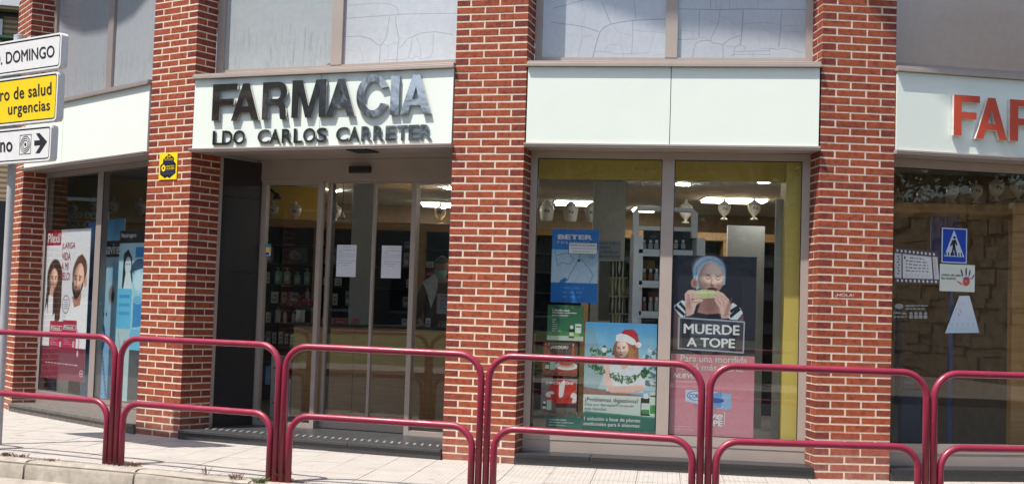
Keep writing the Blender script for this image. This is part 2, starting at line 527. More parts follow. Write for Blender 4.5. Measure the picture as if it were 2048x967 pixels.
    def material(self, name, rough=.5, coat=0):
        a = self.a.reshape(self.h // 2, 2, self.w // 2, 2, 3).mean((1, 3))
        img = D.images.new(name, self.w // 2, self.h // 2)
        px = np.ones((self.h // 2, self.w // 2, 4), np.float32); px[..., :3] = a[::-1]
        img.pixels.foreach_set(px.ravel()); img.update(); img.pack()
        k = NT(name)
        uv = k.n('ShaderNodeUVMap'); it = k.n('ShaderNodeTexImage'); it.image = img
        k.l(uv.outputs[0], it.inputs[0]); k.l(it.outputs[0], k.b.inputs['Base Color'])
        k.setb(Roughness=rough)
        if coat: k.setb(Coat_Weight=coat, Coat_Roughness=.10, Coat_IOR=1.9)
        return k.m

def sheet(name, fr, s0, s1, z0, z1, o, m, parent=None, th=.003, back=None, quadpts=None):
    """a thin sheet with the picture on its front face"""
    mb = MB()
    if quadpts:
        TL, TR, BR, BL = [fr.p(a, b, o) for a, b in quadpts]
    else:
        TL, TR, BR, BL = fr.p(s0, z1, o), fr.p(s1, z1, o), fr.p(s1, z0, o), fr.p(s0, z0, o)
    mb.quad([BL, BR, TR, TL], uv=True)
    n3 = Vector((fr.n.x, fr.n.y, 0)) * -th
    q = [BL, BR, TR, TL]; w = [p + n3 for p in q]
    mb.add(q + w, [(5, 4, 7, 6), (1, 0, 4, 5), (2, 1, 5, 6), (3, 2, 6, 7), (0, 3, 7, 4)])
    return mb, [back or M['paper'], m]

def text_mesh(body, bold=0.0, extr=0.0, spacing=1.0, shear=0.0):
    cu = D.curves.new('t', 'FONT'); cu.body = body; cu.offset = bold; cu.extrude = extr; cu.space_character = spacing; cu.shear = shear
    cu.resolution_u = 4
    ob = D.objects.new('t', cu); COL.objects.link(ob)
    bpy.context.view_layer.update()
    me = D.meshes.new_from_object(ob)
    D.objects.remove(ob); D.curves.remove(cu)
    return me

def text(name, body, fr, box, o, m, parent, bold=0.0, depth=0.0, spacing=1.0, shear=0.0, quad=None):
    """lettering fitted into box = (s0, s1, z0, z1) on the plane fr, front at offset o"""
    me = text_mesh(body, bold if depth else 0, .5 if depth else 0, spacing, shear)
    if bold and not depth:
        bm = bmesh.new(); bm.from_mesh(me); src = bm.faces[:] ; b_ = bold * .8
        for q_, (dx, dy) in enumerate(((-b_, 0), (b_, 0), (0, b_ * .8), (0, -b_ * .8))):
            r_ = bmesh.ops.duplicate(bm, geom=src)
            for v_ in r_['geom']:
                if isinstance(v_, bmesh.types.BMVert): v_.co.x += dx; v_.co.y += dy; v_.co.z += .0001 * (q_ + 1)
        bm.to_mesh(me); bm.free()
    n = len(me.vertices)
    co = np.empty(n * 3, np.float32); me.vertices.foreach_get('co', co); co = co.reshape(-1, 3)
    mn, mxx = co.min(0), co.max(0)
    u = (co[:, 0] - mn[0]) / (mxx[0] - mn[0]); v = (co[:, 1] - mn[1]) / (mxx[1] - mn[1])
    off = o + (-depth * (.5 - co[:, 2]) if depth else co[:, 2])
    if quad is None:
        s0, s1, z0, z1 = box
        quad = [(s0, z1), (s1, z1), (s1, z0), (s0, z0)]
    TL, TR, BR, BL = [np.array(q) for q in quad]
    S = (1 - u)[:, None] * ((1 - v)[:, None] * BL + v[:, None] * TL) + u[:, None] * ((1 - v)[:, None] * BR + v[:, None] * TR)
    org = parent.location + (parent.parent.location if parent.parent else Vector()) if parent else Vector()
    P = np.empty((n, 3), np.float32)
    P[:, 0] = fr.A.x + fr.e.x * S[:, 0] + fr.n.x * off - org.x
    P[:, 1] = fr.A.y + fr.e.y * S[:, 0] + fr.n.y * off - org.y
    P[:, 2] = S[:, 1] - org.z
    me.vertices.foreach_set('co', P.ravel()); me.materials.clear(); me.materials.append(m); me.update()
    me.name = name
    ob = D.objects.new(name, me); COL.objects.link(ob); ob.parent = parent
    return ob
# ------------------------------------------------------------------ facade layout (metres, surveyed)
def U(a): a = R(a); return Vector((math.cos(a), math.sin(a)))
V2 = lambda x, y: Vector((x, y))
P0C = V2(-5.396, 14.255); P0L = P0C - U(-56) * .61
P1L, P1C = V2(-3.4615, 12.2363), V2(-2.9717, 11.9063)
P2L, P2R = V2(-.5285, 10.931), V2(.0767, 10.766)
P3L, P3R = V2(2.4555, 10.4096), V2(3.0701, 10.4584)
def inward(a, b): e = (b - a).normalized(); return V2(-e.y, e.x)
I0, I1, I2, I3 = inward(P0L, P0C), inward(P1L, P1C), inward(P2L, P2R), inward(P3L, P3R)
P4L = P3R + U(11) * 3.1
# fascia planes (flush with the pillar fronts) and window planes (a brick behind)
FA = [Fr(P0C, P1L), Fr(P1C, P2L), Fr(P2R, P3L), Fr(P3R, P4L)]
WI = [Fr(P0C + I0 * .25, P1L + I1 * .25), Fr(P1C + I1 * .25, P2L + I2 * .25), Fr(P2R + I2 * .25, P3L + I3 * .25), Fr(P3R + I3 * .25, P3R + I3 * .25 + U(11) * 2.75)]
DO = Fr(V2(-1.2, 12.17) - U(-21.7) * 2, V2(-1.2, 12.17) + U(-21.7) * 2)       # sliding door plane
CO = .0625

# ------------------------------------------------------------------ ground: road, pavement, kerb
mb = MB(); mb.box(-150, 150, -150, 150, -.45, -.15)
road = mb.build('road', M['asphalt']); tag(road, kind='structure')
KERB = [V2(-12, 13.6), V2(-8.2, 11.75), V2(-5.8, 10.78), V2(-3.86, 10.05), V2(-2.67, 9.60), V2(-1.55, 9.09), V2(-.15, 8.70), V2(1.3, 8.33), V2(2.85, 8.42), V2(4.5, 8.72), V2(6.5, 9.5), V2(9, 11)]
def offset_line(pl, d):
    out = []
    for i, p in enumerate(pl):
        a = pl[max(i - 1, 0)]; b = pl[min(i + 1, len(pl) - 1)]
        t = (b - a).normalized(); out.append(p + V2(-t.y, t.x) * d)
    return out
KB = offset_line(KERB, .15)           # back edge of the kerb stones
mb = MB()
mb.prism([(p.x, p.y) for p in KB] + [(9.5, 16), (8, 24), (-14, 24)], -.30, -.014)
pave = mb.build('pavement', M['tilebed']); tag(pave, kind='structure')

TS = .333; tx, ty = U(-7), U(83)
def clip(poly, a, b):
    out = []
    t = b - a; nn = V2(-t.y, t.x)
    for i in range(len(poly)):
        p, q = poly[i], poly[(i + 1) % len(poly)]
        dp, dq = (p - a).dot(nn), (q - a).dot(nn)
        if dp >= 0: out.append(p)
        if (dp >= 0) != (dq >= 0): out.append(p + (q - p) * (dp / (dp - dq)))
    return out
def facade_y(x):
    pts = [V2(-7.2, 17), P0C, P1L, P1C, P2L, P2R, P3L, P3R, P4L]
    for a, b in zip(pts, pts[1:]):
        if a.x <= x <= b.x: return a.y + (b.y - a.y) * (x - a.x) / (b.x - a.x)
    return 99 if x < 0 else 11.1
cells = []
for i in range(-30, 24):
    for j in range(-6, 32):
        c0 = V2(.41, 10.63) + tx * (i * TS) + ty * ((j - 12) * TS)
        ctr = c0 + tx * TS / 2 + ty * TS / 2
        if ctr.y > facade_y(ctr.x) + .25 or ctr.x < -7.2 or ctr.x > 5.0: continue
        g = .0022
        poly = [c0 + tx * g + ty * g, c0 + tx * (TS - g) + ty * g, c0 + tx * (TS - g) + ty * (TS - g), c0 + tx * g + ty * (TS - g)]
        full = True
        for a, b in zip(KB, KB[1:]):
            n_ = clip(poly, a, b) if len(poly) > 2 else []
            if len(n_) != len(poly) or any((p - q).length > 1e-6 for p, q in zip(n_, poly)): full = False
            poly = n_
        if len(poly) < 3: continue
        cells.append((ctr, poly, full))
cells.sort(key=lambda c: (abs(c[0].x + .6) > 4.3, c[0].length))
tile_me = None
rest = MB()
for q, (ctr, poly, full) in enumerate(cells):
    dz = random.uniform(-.0012, .0012)
    if q >= 296:
        rest.prism([(p.x, p.y) for p in poly], -.0138, dz); continue
    if full and tile_me is not None:
        o = D.objects.new('tile', tile_me); COL.objects.link(o); o.parent = pave
        o.location = Vector((ctr.x, ctr.y, dz)) - pave.location
    else:
        m_ = MB(); m_.prism([(p.x, p.y) for p in poly], -.0138, 0)
        o = m_.build('tile', M['tile'], None, origin=(ctr.x, ctr.y, 0))
        o.parent = pave; o.location = Vector((ctr.x, ctr.y, dz)) - pave.location
        if full: tile_me = o.data
if rest.v: tag(rest.build('more_tiles', M['tile'], pave), kind='stuff')

# kerb stones, one metre each, with worn rounded noses
kerb = thing('kerb', None, None, (0, 9, -.15), kind='structure')
def along(pl, step):
    pts, acc = [pl[0].copy()], 0
    for a, b in zip(pl, pl[1:]):
        L = (b - a).length; pos = step - acc
        while pos <= L:
            pts.append(a + (b - a) * (pos / L)); pos += step
        acc = L - (pos - step)
    return pts
# phase so that a joint falls at the surveyed places
fine = along(KERB, .01)
start = min(range(len(fine)), key=lambda i: (fine[i] - V2(-2.72, 9.62)).length)
i0 = start % 100
joints = list(range(i0, len(fine) - 1, 100))
for a, b in zip(joints, joints[1:]):
    if fine[a].x < -8 or fine[a].x > 6: continue
    m_ = MB()
    seg = [fine[a + 1], fine[(a + b) // 2], fine[b - 1]]
    t_ = (seg[2] - seg[0]).normalized(); nn = V2(-t_.y, t_.x)
    prof = [(.148, -.16), (.148, -.002), (.06, 0), (.034, -.006), (.012, -.022), (.002, -.05), (-.008, -.16)]
    vs = []
    for p in seg:
        jz = random.uniform(-.002, .002)
        for d, z in prof: vs.append((p.x + nn.x * d, p.y + nn.y * d, z + jz))
    n = len(prof); fs = []
    for r_ in range(2):
        for i in range(n):
            x0, x1 = r_ * n + i, r_ * n + (i + 1) % n
            fs.append((x0, x0 + n, x1 + n, x1))
    fs.append(tuple(range(n))); fs.append(tuple(reversed(range(2 * n, 3 * n))))
    m_.add(vs, fs)
    m_.build('kerb_stone', M['kerb'], kerb, smooth=True)
m_ = MB()
m_.prism([(p.x, p.y) for p in offset_line(KERB, .010)] + [(p.x, p.y) for p in reversed(offset_line(KERB, .14))], -.2, -.016)
m_.build('joint_bed', M['mortarjoint'], kerb)
# gutter strip of concrete along the kerb foot
m_ = MB(); m_.prism([(p.x, p.y) for p in offset_line(KERB, -.42)] + [(p.x, p.y) for p in reversed(offset_line(KERB, -.005))], -.2, -.138)
tag(m_.build('gutter', M['kerb']), kind='structure')

# ------------------------------------------------------------------ brick pillars
brick_meshes = {}
def brick_mesh(L, W, kind):
    key = (round(L, 3), round(W, 3), kind)
    if key in brick_meshes: return brick_meshes[key]
    H = .0503; c = .0028
    f = [(c, 0, c), (L - c, 0, c), (L - c, 0, H - c), (c, 0, H - c)]
    m1 = [(0, c, 0), (L, c, 0), (L, c, H), (0, c, H)]
    bk = [(0, W, 0), (L, W, 0), (L, W, H), (0, W, H)]
    vs = f + m1 + bk
    fs = [(0, 1, 2, 3)]
    for i in range(4):
        j = (i + 1) % 4
        fs.append((4 + i, 4 + j, j, i)); fs.append((8 + i, 8 + j, 4 + j, 4 + i))
    fs.append((11, 10, 9, 8))
    me = D.meshes.new('brick'); me.from_pydata(vs, [], fs); me.materials.append(M['brick_end' if kind else 'brick']); me.update()
    brick_meshes[key] = me
    return me

def pillar(A, B, ntop, label, right_low=.25, left_low=.25):
    e = (B - A).normalized(); inn = V2(-e.y, e.x); Lp = (B - A).length
    root = thing('brick_pillar', label, 'pillar', (A.x, A.y, 0), 'brick pillars of the shop front')
    yaw = math.atan2(e.y, e.x)
    j = .0128; hd = .116; st = (Lp - hd - 2 * j) / 2
    def put(s, d, z, L, W, kind, side=0):
        # side 0: front brick; 1: right return; -1: left return (rotated a quarter turn)
        o = D.objects.new('brick', brick_mesh(L, W, kind)); COL.objects.link(o); o.parent = root
        jit = random.uniform(-.0012, .0012)
        if side == 0: p = e * s + inn * (d + jit); a = yaw
        elif side == 1: p = e * (Lp + jit) + inn * d; a = yaw + PI / 2
        else: p = e * jit + inn * (d + L); a = yaw - PI / 2
        o.location = (p.x, p.y, z + random.uniform(-.0008, .0008)); o.rotation_euler = (0, random.uniform(-.004, .004), a)
    for n in range(ntop, 62):
        z = 3.875 - CO * (n + 1) + .006
        low = z < 2.60
        if n % 2 == 0:
            put(0, 0, z, hd, .24, 1); put(hd + j, 0, z, st, .116, 0); put(hd + st + 2 * j, 0, z, st, .116, 0)
            rd = right_low if low else .25
            if right_low >= .25: put(0, .1285, z, rd - .1285, .05, 1 if rd < .3 else 0, 1)
            if left_low > .3 and low: put(0, .2525, z, left_low - .2525, .05, 1, -1)
        else:
            put(0, 0, z, st, .116, 0); put(st + j, 0, z, st, .116, 0); put(2 * st + 2 * j, 0, z, hd, .24, 1)
            rd = left_low if low else .25
            put(0, .1285, z, rd - .1285, .05, 1 if rd < .3 else 0, -1)
            if right_low > .3 and low: put(0, .2525, z, right_low - .2525, .05, 1, 1)
    def core(d, z0, z1, ex=.0022):
        p = [A + e * ex + inn * ex, B - e * ex + inn * ex, B - e * ex + inn * d, A + e * ex + inn * d]
        return [(q.x, q.y) for q in p], z0, z1
    m_ = MB()
    dl = max(right_low, left_low)
    m_.prism(*core(dl, -.02, 2.615)); m_.prism(*core(.249, 2.616, 4.99))
    m_.build('mortar_core', M['mortar'], root)
    return root
pillar(P0L, P0C, -12, 'tall brick pillar half hidden behind the street direction signs')
pillar(P1L, P1C, -5, 'brick pillar carrying the small yellow alarm plate', right_low=.37)
pillar(P2L, P2R, -4, 'brick pillar between the sliding entrance and the poster window', left_low=.37)
pillar(P3L, P3R, -4, 'brick pillar with chalk scribble, beside the orange letters')

# ------------------------------------------------------------------ fascia signs
def fascia(i, L, s0, s1, label, seams, m_trim, name='fascia_sign'):
    F = FA[i]; c = F.p((s0 + s1) / 2, 2.6)
    root = thing(name, label, 'shop sign', (c.x, c.y, 2.6), 'fascia panels over the shop bays')
    edges = [s0] + seams + [s1]
    for a, b in zip(edges, edges[1:]):
        m_ = MB(); F.box(m_, a + .003, b - .003, 2.651, 3.287, -.06, .012); m_.build('panel', M['fascia'], root)
    m_ = MB(); F.box(m_, s0 + .002, s1 - .002, 2.66, 3.28, -.235, -.062); m_.build('backing', M['seam'], root)
    m_ = MB()                                   # top trim, two steps
    F.box(m_, s0 - .008, s1 + .008, 3.290, 3.318, -.235, .044); F.box(m_, s0 - .004, s1 + .004, 3.3185, 3.334, -.235, .034)
    m_.build('top_trim', m_trim, root, bevel=.002)
    m_ = MB()
    F.box(m_, s0 - .012, s1 + .012, 2.616, 2.648, -.06, .044); F.box(m_, s0 - .012, s1 + .012, 2.6325, 2.649, .0445, .050)
    m_.build('bottom_trim', m_trim, root, bevel=.002)
    m_ = MB(); F.box(m_, s0, s1, 2.622, 2.648, -.235, -.062); m_.build('soffit', m_trim, root)
    return root
f1 = fascia(0, 0, .03, FA[0].L - .01, 'blank pale green fascia beyond the alarm plate pillar', [.957], M['alu_shaded'])
f2 = fascia(1, 0, .01, FA[1].L - .004, 'pale fascia with polished steel FARMACIA letters over the entrance', [1.345], M['alu'])
f3 = fascia(2, 0, .012, FA[2].L - .012, 'blank pale green fascia over the poster window', [1.2], M['alu'])
f4 = fascia(3, 0, .004, FA[3].L, 'pale fascia with orange red letters at the corner', [1.9], M['alu'])
F = FA[1]
# letter outlines, cap height 1
def arc(cx, cy, rx, ry, a0, a1, n=14):
    return [(cx + rx * math.cos(R(a0 + (a1 - a0) * i / n)), cy + ry * math.sin(R(a0 + (a1 - a0) * i / n))) for i in range(n + 1)]
GLY = {
 'F': ([[(0, 0), (.2, 0), (.2, .42), (.58, .42), (.58, .59), (.2, .59), (.2, .83), (.66, .83), (.66, 1), (0, 1)]], .66),
 'A': ([[(0, 0), (.21, 0), (.285, .22), (.575, .22), (.65, 0), (.87, 0), (.535, 1), (.335, 1)], [(.335, .38), (.525, .38), (.43, .70)]], .87),
 'R': ([[(0, 0), (.2, 0), (.2, .39), (.42, .39)] + [(.50, .36), (.54, .30), (.55, .18), (.56, .07), (.59, 0), (.80, 0), (.755, .08), (.75, .22), (.72, .36), (.64, .455)] + arc(.50, .725, .27, .275, -62, 90, 10) + [(0, 1)],
        [(.2, .55), (.2, .84)] + [(.46, .84)] + arc(.46, .695, .115, .145, 80, -80, 8) + [(.46, .55)]], .80),
 'M': ([[(0, 0), (.19, 0), (.19, .74), (.40, 0), (.57, 0), (.78, .74), (.78, 0), (.97, 0), (.97, 1), (.68, 1), (.485, .30), (.29, 1), (0, 1)]], .97),
 'C': ([arc(.45, .5, .45, .52, 32, 328, 26) and (arc(.45, .5, .45, .52, 24, 336, 30) + arc(.46, .5, .25, .35, 330, 30, 22))], .87),
 'I': ([[(0, 0), (.21, 0), (.21, 1), (0, 1)]], .21),
}
def glyph(ch, fr, s0, s1, z0, z1, o0, o1, face, edge, parent, name='letter', quad=None):
    loops, gw = GLY[ch]
    bm = bmesh.new()
    es = []
    for lp in loops:
        vs = [bm.verts.new((x, y, 0)) for x, y in lp]
        es += [bm.edges.new((vs[i], vs[(i + 1) % len(vs)])) for i in range(len(vs))]
    bmesh.ops.triangle_fill(bm, use_beauty=True, use_dissolve=False, edges=es)
    for f in bm.faces:
        if f.normal.z < 0: f.normal_flip()
    ring = [(e.verts[0].co.copy(), e.verts[1].co.copy(), e.link_faces[0].calc_center_median()) for e in bm.edges if len(e.link_faces) == 1]
    tris = [[v.co.copy() for v in f.verts] for f in bm.faces]
    bm.free()
    org = parent.location
    def W(x, y, o):
        p = fr.p(s0 + (s1 - s0) * x / gw, z0 + (z1 - z0) * y, o); return tuple(p - org)
    vs, fs, mi = [], [], []
    bev = .0
    for t in tris:
        b = len(vs); vs += [W(p.x, p.y, o1) for p in t]; fs.append((b, b + 1, b + 2)); mi.append(0)
        b = len(vs); vs += [W(p.x, p.y, o0) for p in t]; fs.append((b + 2, b + 1, b)); mi.append(1)
    for a, c, ctr in ring:
        d = c - a; side = d.x * (ctr.y - a.y) - d.y * (ctr.x - a.x)
        if side < 0: a, c = c, a
        b = len(vs); vs += [W(a.x, a.y, o1), W(c.x, c.y, o1), W(c.x, c.y, o0), W(a.x, a.y, o0)]
        fs.append((b + 3, b + 2, b + 1, b)); mi.append(1)
    me = D.meshes.new(name); me.from_pydata(vs, [], fs); me.materials.append(face); me.materials.append(edge)
    me.polygons.foreach_set('material_index', mi); me.update()
    o = D.objects.new(name, me); COL.objects.link(o); o.parent = parent
    return o
# surveyed pixel extents of the letters: left, right, top and bottom at the middle
for ch, l, r, t, b in (('F', 425, 474, 168, 241), ('A', 463.5, 519, 167, 241), ('R', 525, 576, 164, 239), ('M', 584, 652, 160, 235), ('A', 653, 711, 158, 233), ('C', 713, 776, 151, 233), ('I', 781, 798, 152, 230), ('A', 801, 863, 149.5, 228)):
    mx = (l + r) / 2
    top = F.sz(mx, t, .04)[1]; bot = F.sz(mx, b, .04)[1]
    s0, s1 = F.sz(l, (t + b) / 2, .04)[0], F.sz(r, (t + b) / 2, .04)[0]
    glyph(ch, F, s0, s1, bot, top, .016, .042, M['chrome'], M['chrome'], f2)
small = [('L', 425, 443.5), ('D', 444, 465), ('O', 466.5, 490), ('C', 515, 539), ('A', 539, 561), ('R', 563.5, 584), ('L', 587, 605), ('O', 606, 631), ('S', 633, 654), ('C', 672, 697), ('A', 697.5, 720), ('R', 722.5, 743.5), ('R', 746.5, 768), ('E', 771, 792), ('T', 793.5, 815), ('E', 817, 838.5), ('R', 840.5, 863)]
for ch, l, r in small:
    mx = (l + r) / 2
    t = 262 - (mx - 425) * (262 - 248.5) / (863 - 425); b = 290 - (mx - 425) * (290 - 279) / (863 - 425)
    _, zt = F.sz(mx, t, .03); _, zb = F.sz(mx, b, .03)
    s0, s1 = F.sz(l, (t + b) / 2, .03)[0], F.sz(r, (t + b) / 2, .03)[0]
    text('letter', ch, F, (s0, s1, zb, zt), .030, M['chrome'], f2, bold=.010, depth=.016)
F = FA[3]
for ch, l, r, t, b in (('F', 1907, 1959, 191, 272), ('A', 1951, 2014, 196, 279), ('R', 2019, 2086, 200, 283)):
    mx = (l + r) / 2; _, zt = F.sz(mx, t, .05); _, zb = F.sz(mx, b, .05)
    if ch == 'R': zt, zb = z_prev
    z_prev = (zt, zb)
    s0, s1 = F.sz(l, (t + b) / 2, .05)[0], F.sz(r, (t + b) / 2, .05)[0]
    glyph(ch, F, s0, s1, zb, zt, .018, .055, M['red_letter'], M['edge_white'], f4)
s = s1
for ch, w in (('M', .34), ('A', .30), ('C', .30), ('I', .08), ('A', .30)):
    glyph(ch, F, s + .04, s + .04 + w, zb, zt, .018, .055, M['red_letter'], M['edge_white'], f4); s += w + .04

# ------------------------------------------------------------------ windows
def frame_rect(F, root, name, s0, s1, z0, z1, w, o0, o1, m):
    m_ = MB()
    F.box(m_, s0, s1, z0, z0 + w, o0, o1); F.box(m_, s0, s1, z1 - w, z1, o0, o1)
    F.box(m_, s0, s0 + w, z0 + w, z1 - w, o0, o1); F.box(m_, s1 - w, s1, z0 + w, z1 - w, o0, o1)
    return m_.build(name, m, root)

film_clean = {}
def film_can(seed, cracks, base=(176, 180, 186), streak=0, W=440, H=620):
    c = Can(W, H, base)
    c.grad(0, 0, 1, 1, tuple(x - 7 for x in base), tuple(x + 6 for x in base))
    c.smudge(.05, seed, 22)
    for pts, wd, al in cracks: c.line(pts, wd, (112, 114, 118), al * .8)
    if streak:
        rg = random.Random(seed)
        for _ in range(90):
            u = rg.random(); v = rg.uniform(.72, 1); L = rg.uniform(.03, .15)
            c.line([(u, v), (u + rg.uniform(-.004, .004), min(1, v + L))], .006, (125, 130, 134), rg.uniform(.1, .3))
        c.poly([(.93, 1), (.96, .983), (.985, .978), (1, .966), (1, 1)], (110, 110, 108), .8)
    return c
def crk(lst, x0, y0, x1, y1, k=0):
    return [([((x - x0) / (x1 - x0), (y + (x - x0) * k - y0) / (y1 - y0)) for x, y in p], w * .42, a) for p, w, a in lst]
rg = random.Random(3)
# bay 3 left pane (zoomed tracing, 85..945 x -40..405)
c3l = crk([
 ([(150, 135), (300, 155), (400, 175), (480, 205)], .009, .9), ([(155, 30), (270, 0), (400, -40)], .009, .9),
 ([(500, -10), (565, 148)], .009, .9), ([(445, 400), (455, 350), (475, 260), (490, 210), (520, 170), (575, 147), (650, 132), (740, 120), (940, 113)], .010, .95),
 ([(722, -20), (735, 118)], .007, .8), ([(713, 128), (718, 250), (712, 368)], .007, .8), ([(455, 350), (560, 358), (600, 372), (700, 368), (830, 362)], .006, .7),
 ([(525, 355), (545, 310), (580, 300), (630, 302), (650, 325), (656, 395)], .005, .65), ([(358, -20), (365, 30), (390, 70), (372, 130), (360, 200), (370, 245), (430, 232)], .005, .5),
 ([(370, 245), (360, 300), (342, 398)], .006, .6), ([(580, 160), (610, 205), (650, 220), (715, 235)], .005, .6), ([(605, 208), (575, 240), (574, 300)], .005, .5),
 ([(722, 192), (800, 205), (935, 211)], .005, .6), ([(865, 225), (845, 300), (835, 360)], .005, .5), ([(655, 378), (720, 370), (850, 382), (940, 374)], .004, .45),
 ([(170, 358), (215, 340)], .005, .5), ([(640, -10), (642, 100)], .003, .4), ([(600, -10), (585, 140)], .003, .35)] +
 [([(390 + 14 * i, 70 + 8 * i), (420 + 12 * i, 40 + 6 * i), (500 + 4 * i, 20 + 12 * i)], .003, .35) for i in range(6)], 85, -872, 945, 405)
c3r = crk([
 ([(1055, 38), (1340, 45), (1500, 40), (1928, 46)], .011, .95), ([(1195, 45), (1197, 240)], .009, .9), ([(1340, 45), (1328, 140), (1300, 210), (1275, 268)], .008, .85),
 ([(1498, 45), (1495, 160), (1485, 300)], .011, .95), ([(1760, 48), (1755, 200), (1745, 318)], .009, .9), ([(1050, 265), (1180, 260)], .008, .85),
 ([(1180, 270), (1200, 248), (1240, 250), (1258, 272)], .006, .7), ([(1155, 395), (1165, 330), (1180, 288), (1215, 272), (1280, 272), (1290, 290), (1320, 292), (1362, 302), (1368, 400)], .008, .85),
 ([(1362, 302), (1410, 260), (1485, 234)], .008, .85), ([(1485, 300), (1445, 320), (1440, 380)], .008, .8), ([(1485, 300), (1510, 318), (1520, 342)], .006, .7),
 ([(1370, 310), (1440, 318)], .006, .6), ([(1452, 352), (1680, 346), (1685, 332), (1745, 336), (1800, 328), (1850, 342), (1890, 358), (1918, 356)], .007, .8),
 ([(1420, 384), (1450, 372), (1685, 372)], .006, .75), ([(1572, 352), (1572, 392)], .005, .6), ([(1685, 340), (1688, 390)], .005, .6), ([(1620, 330), (1720, 330)], .006, .6),
 ([(1505, 148), (1640, 138), (1755, 154)], .006, .65), ([(1625, 145), (1640, 190), (1740, 232)], .005, .6), ([(1760, 165), (1850, 165), (1915, 150)], .005, .6), ([(1758, 210), (1920, 208)], .005, .6),
 ([(1060, 195), (1150, 205), (1195, 190)], .005, .6), ([(1150, 205), (1152, 250)], .005, .5), ([(1340, 90), (1400, 115), (1450, 160)], .004, .5), ([(1300, 145), (1400, 165), (1440, 235)], .004, .5),
 ([(1270, -40), (1272, 38)], .008, .8), ([(1400, -40), (1405, 38)], .006, .7), ([(1312, -40), (1312, 38)], .005, .6), ([(1598, -40), (1597, 40)], .006, .7), ([(1450, -40), (1450, 40)], .005, .6), ([(1548, -20), (1548, 40)], .004, .6),
 ([(1350, -10), (1345, 45)], .005, .6), ([(1690, 50), (1685, 130)], .004, .5), ([(1612, 260), (1620, 335)], .004, .5), ([(1690, 240), (1692, 325)], .004, .5), ([(1085, 60), (1130, 85), (1190, 92)], .004, .5), ([(1200, 95), (1290, 130)], .004, .4)], 1045, -872, 1930, 405)
c2r = crk([
 ([(1120, 122), (1300, 112), (1600, 98), (1980, 102)], .008, .75), ([(1130, 20), (1350, 8), (1450, 18), (1505, 45), (1520, 100)], .006, .7), ([(1120, 265), (1230, 262), (1310, 285), (1370, 333), (1395, 335), (1430, 280), (1450, 120)], .008, .8),
 ([(1495, 118), (1505, 190), (1528, 290), (1522, 350), (1518, 470)], .008, .8), ([(1390, 336), (1385, 480)], .008, .75), ([(1530, 362), (1555, 340), (1590, 290), (1700, 245), (1800, 238), (1930, 262)], .008, .75),
 ([(1630, 285), (1620, 370), (1600, 440)], .007, .7), ([(1660, 280), (1690, 350), (1698, 430)], .006, .6), ([(1785, 260), (1785, 390), (1770, 430), (1700, 445), (1660, 420), (1640, 445), (1600, 430)], .007, .65), ([(1420, 450), (1590, 445)], .008, .7),
 ([(1400, 320), (1450, 340), (1450, 440)], .005, .5), ([(1450, 335), (1520, 315)], .005, .5), ([(1530, 275), (1575, 295)], .005, .5), ([(1230, 350), (1250, 400), (1260, 462)], .005, .55), ([(1110, 365), (1200, 380)], .004, .5)] +
 [([(1270 + rg.random() * 120, 140 + 18 * i), (1330 + rg.random() * 120, 150 + 18 * i)], .003, .35) for i in range(9)] +
 [([(1540 + rg.random() * 60, 135 + 16 * i), (1620 + rg.random() * 70, 140 + 16 * i)], .003, .35) for i in range(8)] +
 [([(1900 + rg.random() * 20, 190 + 12 * i), (1940 + rg.random() * 20, 190 + 12 * i)], .003, .35) for i in range(6)], 1100, -772, 1985, 490, .0395)
FILM = {
 '3l': film_can(11, c3l).material('film_cracked_dark', .3, 1.0), '3r': film_can(12, c3r, (170, 174, 180)).material('film_cracked_wide', .3, 1.0),
 '2l': film_can(13, [], (168, 174, 176), 1).material('film_streaked', .3, 1.0), '2r': film_can(14, c2r, (186, 189, 193)).material('film_cracked_fine', .3, 1.0),
 '1l': film_can(15, [], (158, 162, 166), 1).material('film_grey', .3, 1.0), '1r': film_can(16, [], (164, 168, 172), 1).material('film_grey_streaked', .3, 1.0),
 '4': film_can(17, [], (196, 172, 154)).material('film_warm_reflection', .3, 1.0)}  # last pane: warm reflection painted into its base tone

def upper(i, label, panes, s0, s1, m):
    F = WI[i]; c = F.p((s0 + s1) / 2, 3.34)
    root = thing('upper_window', label, 'window', (c.x, c.y, 3.34), 'film covered windows over the fascia')
    zt = 4.95
    m_ = MB()
    F.box(m_, s0, s1, 3.336, 3.42, -.06, 0); F.box(m_, s0, s1, zt - .08, zt, -.06, 0)
    edges = [s0] + [x for p in panes for x in p[:2]] + [s1]
    F.box(m_, s0, panes[0][0], 3.42, zt - .08, -.06, 0); F.box(m_, panes[-1][1], s1, 3.42, zt - .08, -.06, 0)
    m_.build('frame', m, root)
    for a, b in zip(panes, panes[1:]):
        m_ = MB(); F.box(m_, a[1], b[0], 3.42, zt - .08, -.06, .004); m_.build('mullion', m, root)
    for a, b, f in panes:
        mb, ms = sheet('pane', F, a - .004, b + .004, 3.416, zt - .06, -.028, None, th=.006)
        mb.build('pane', [M['seam'], FILM[f]], root)
    m_ = MB(); F.box(m_, s0, s1, 3.336, 3.350, .001, .05); m_.build('sill', m, root)
    # dark backing behind the film
    m_ = MB(); F.box(m_, s0, s1, 3.34, zt, -.12, -.065); m_.build('backing', M['seam'], root)
    return root
upper(0, 'grey film covered upper window above the plain left fascia', [(.06, 1.312, '1l'), (1.432, WI[0].L - .06, '1r')], 0, WI[0].L, M['alu_shaded'])
upper(1, 'upper window above FARMACIA, one pane streaked, one finely cracked', [(.075, 1.228, '2l'), (1.338, WI[1].L - .06, '2r')], 0, WI[1].L, M['alu'])
upper(2, 'upper window above the blank fascia, with boldly cracked film', [(.056, 1.107, '3l'), (1.208, 2.263, '3r')], 0, WI[2].L, M['alu'])
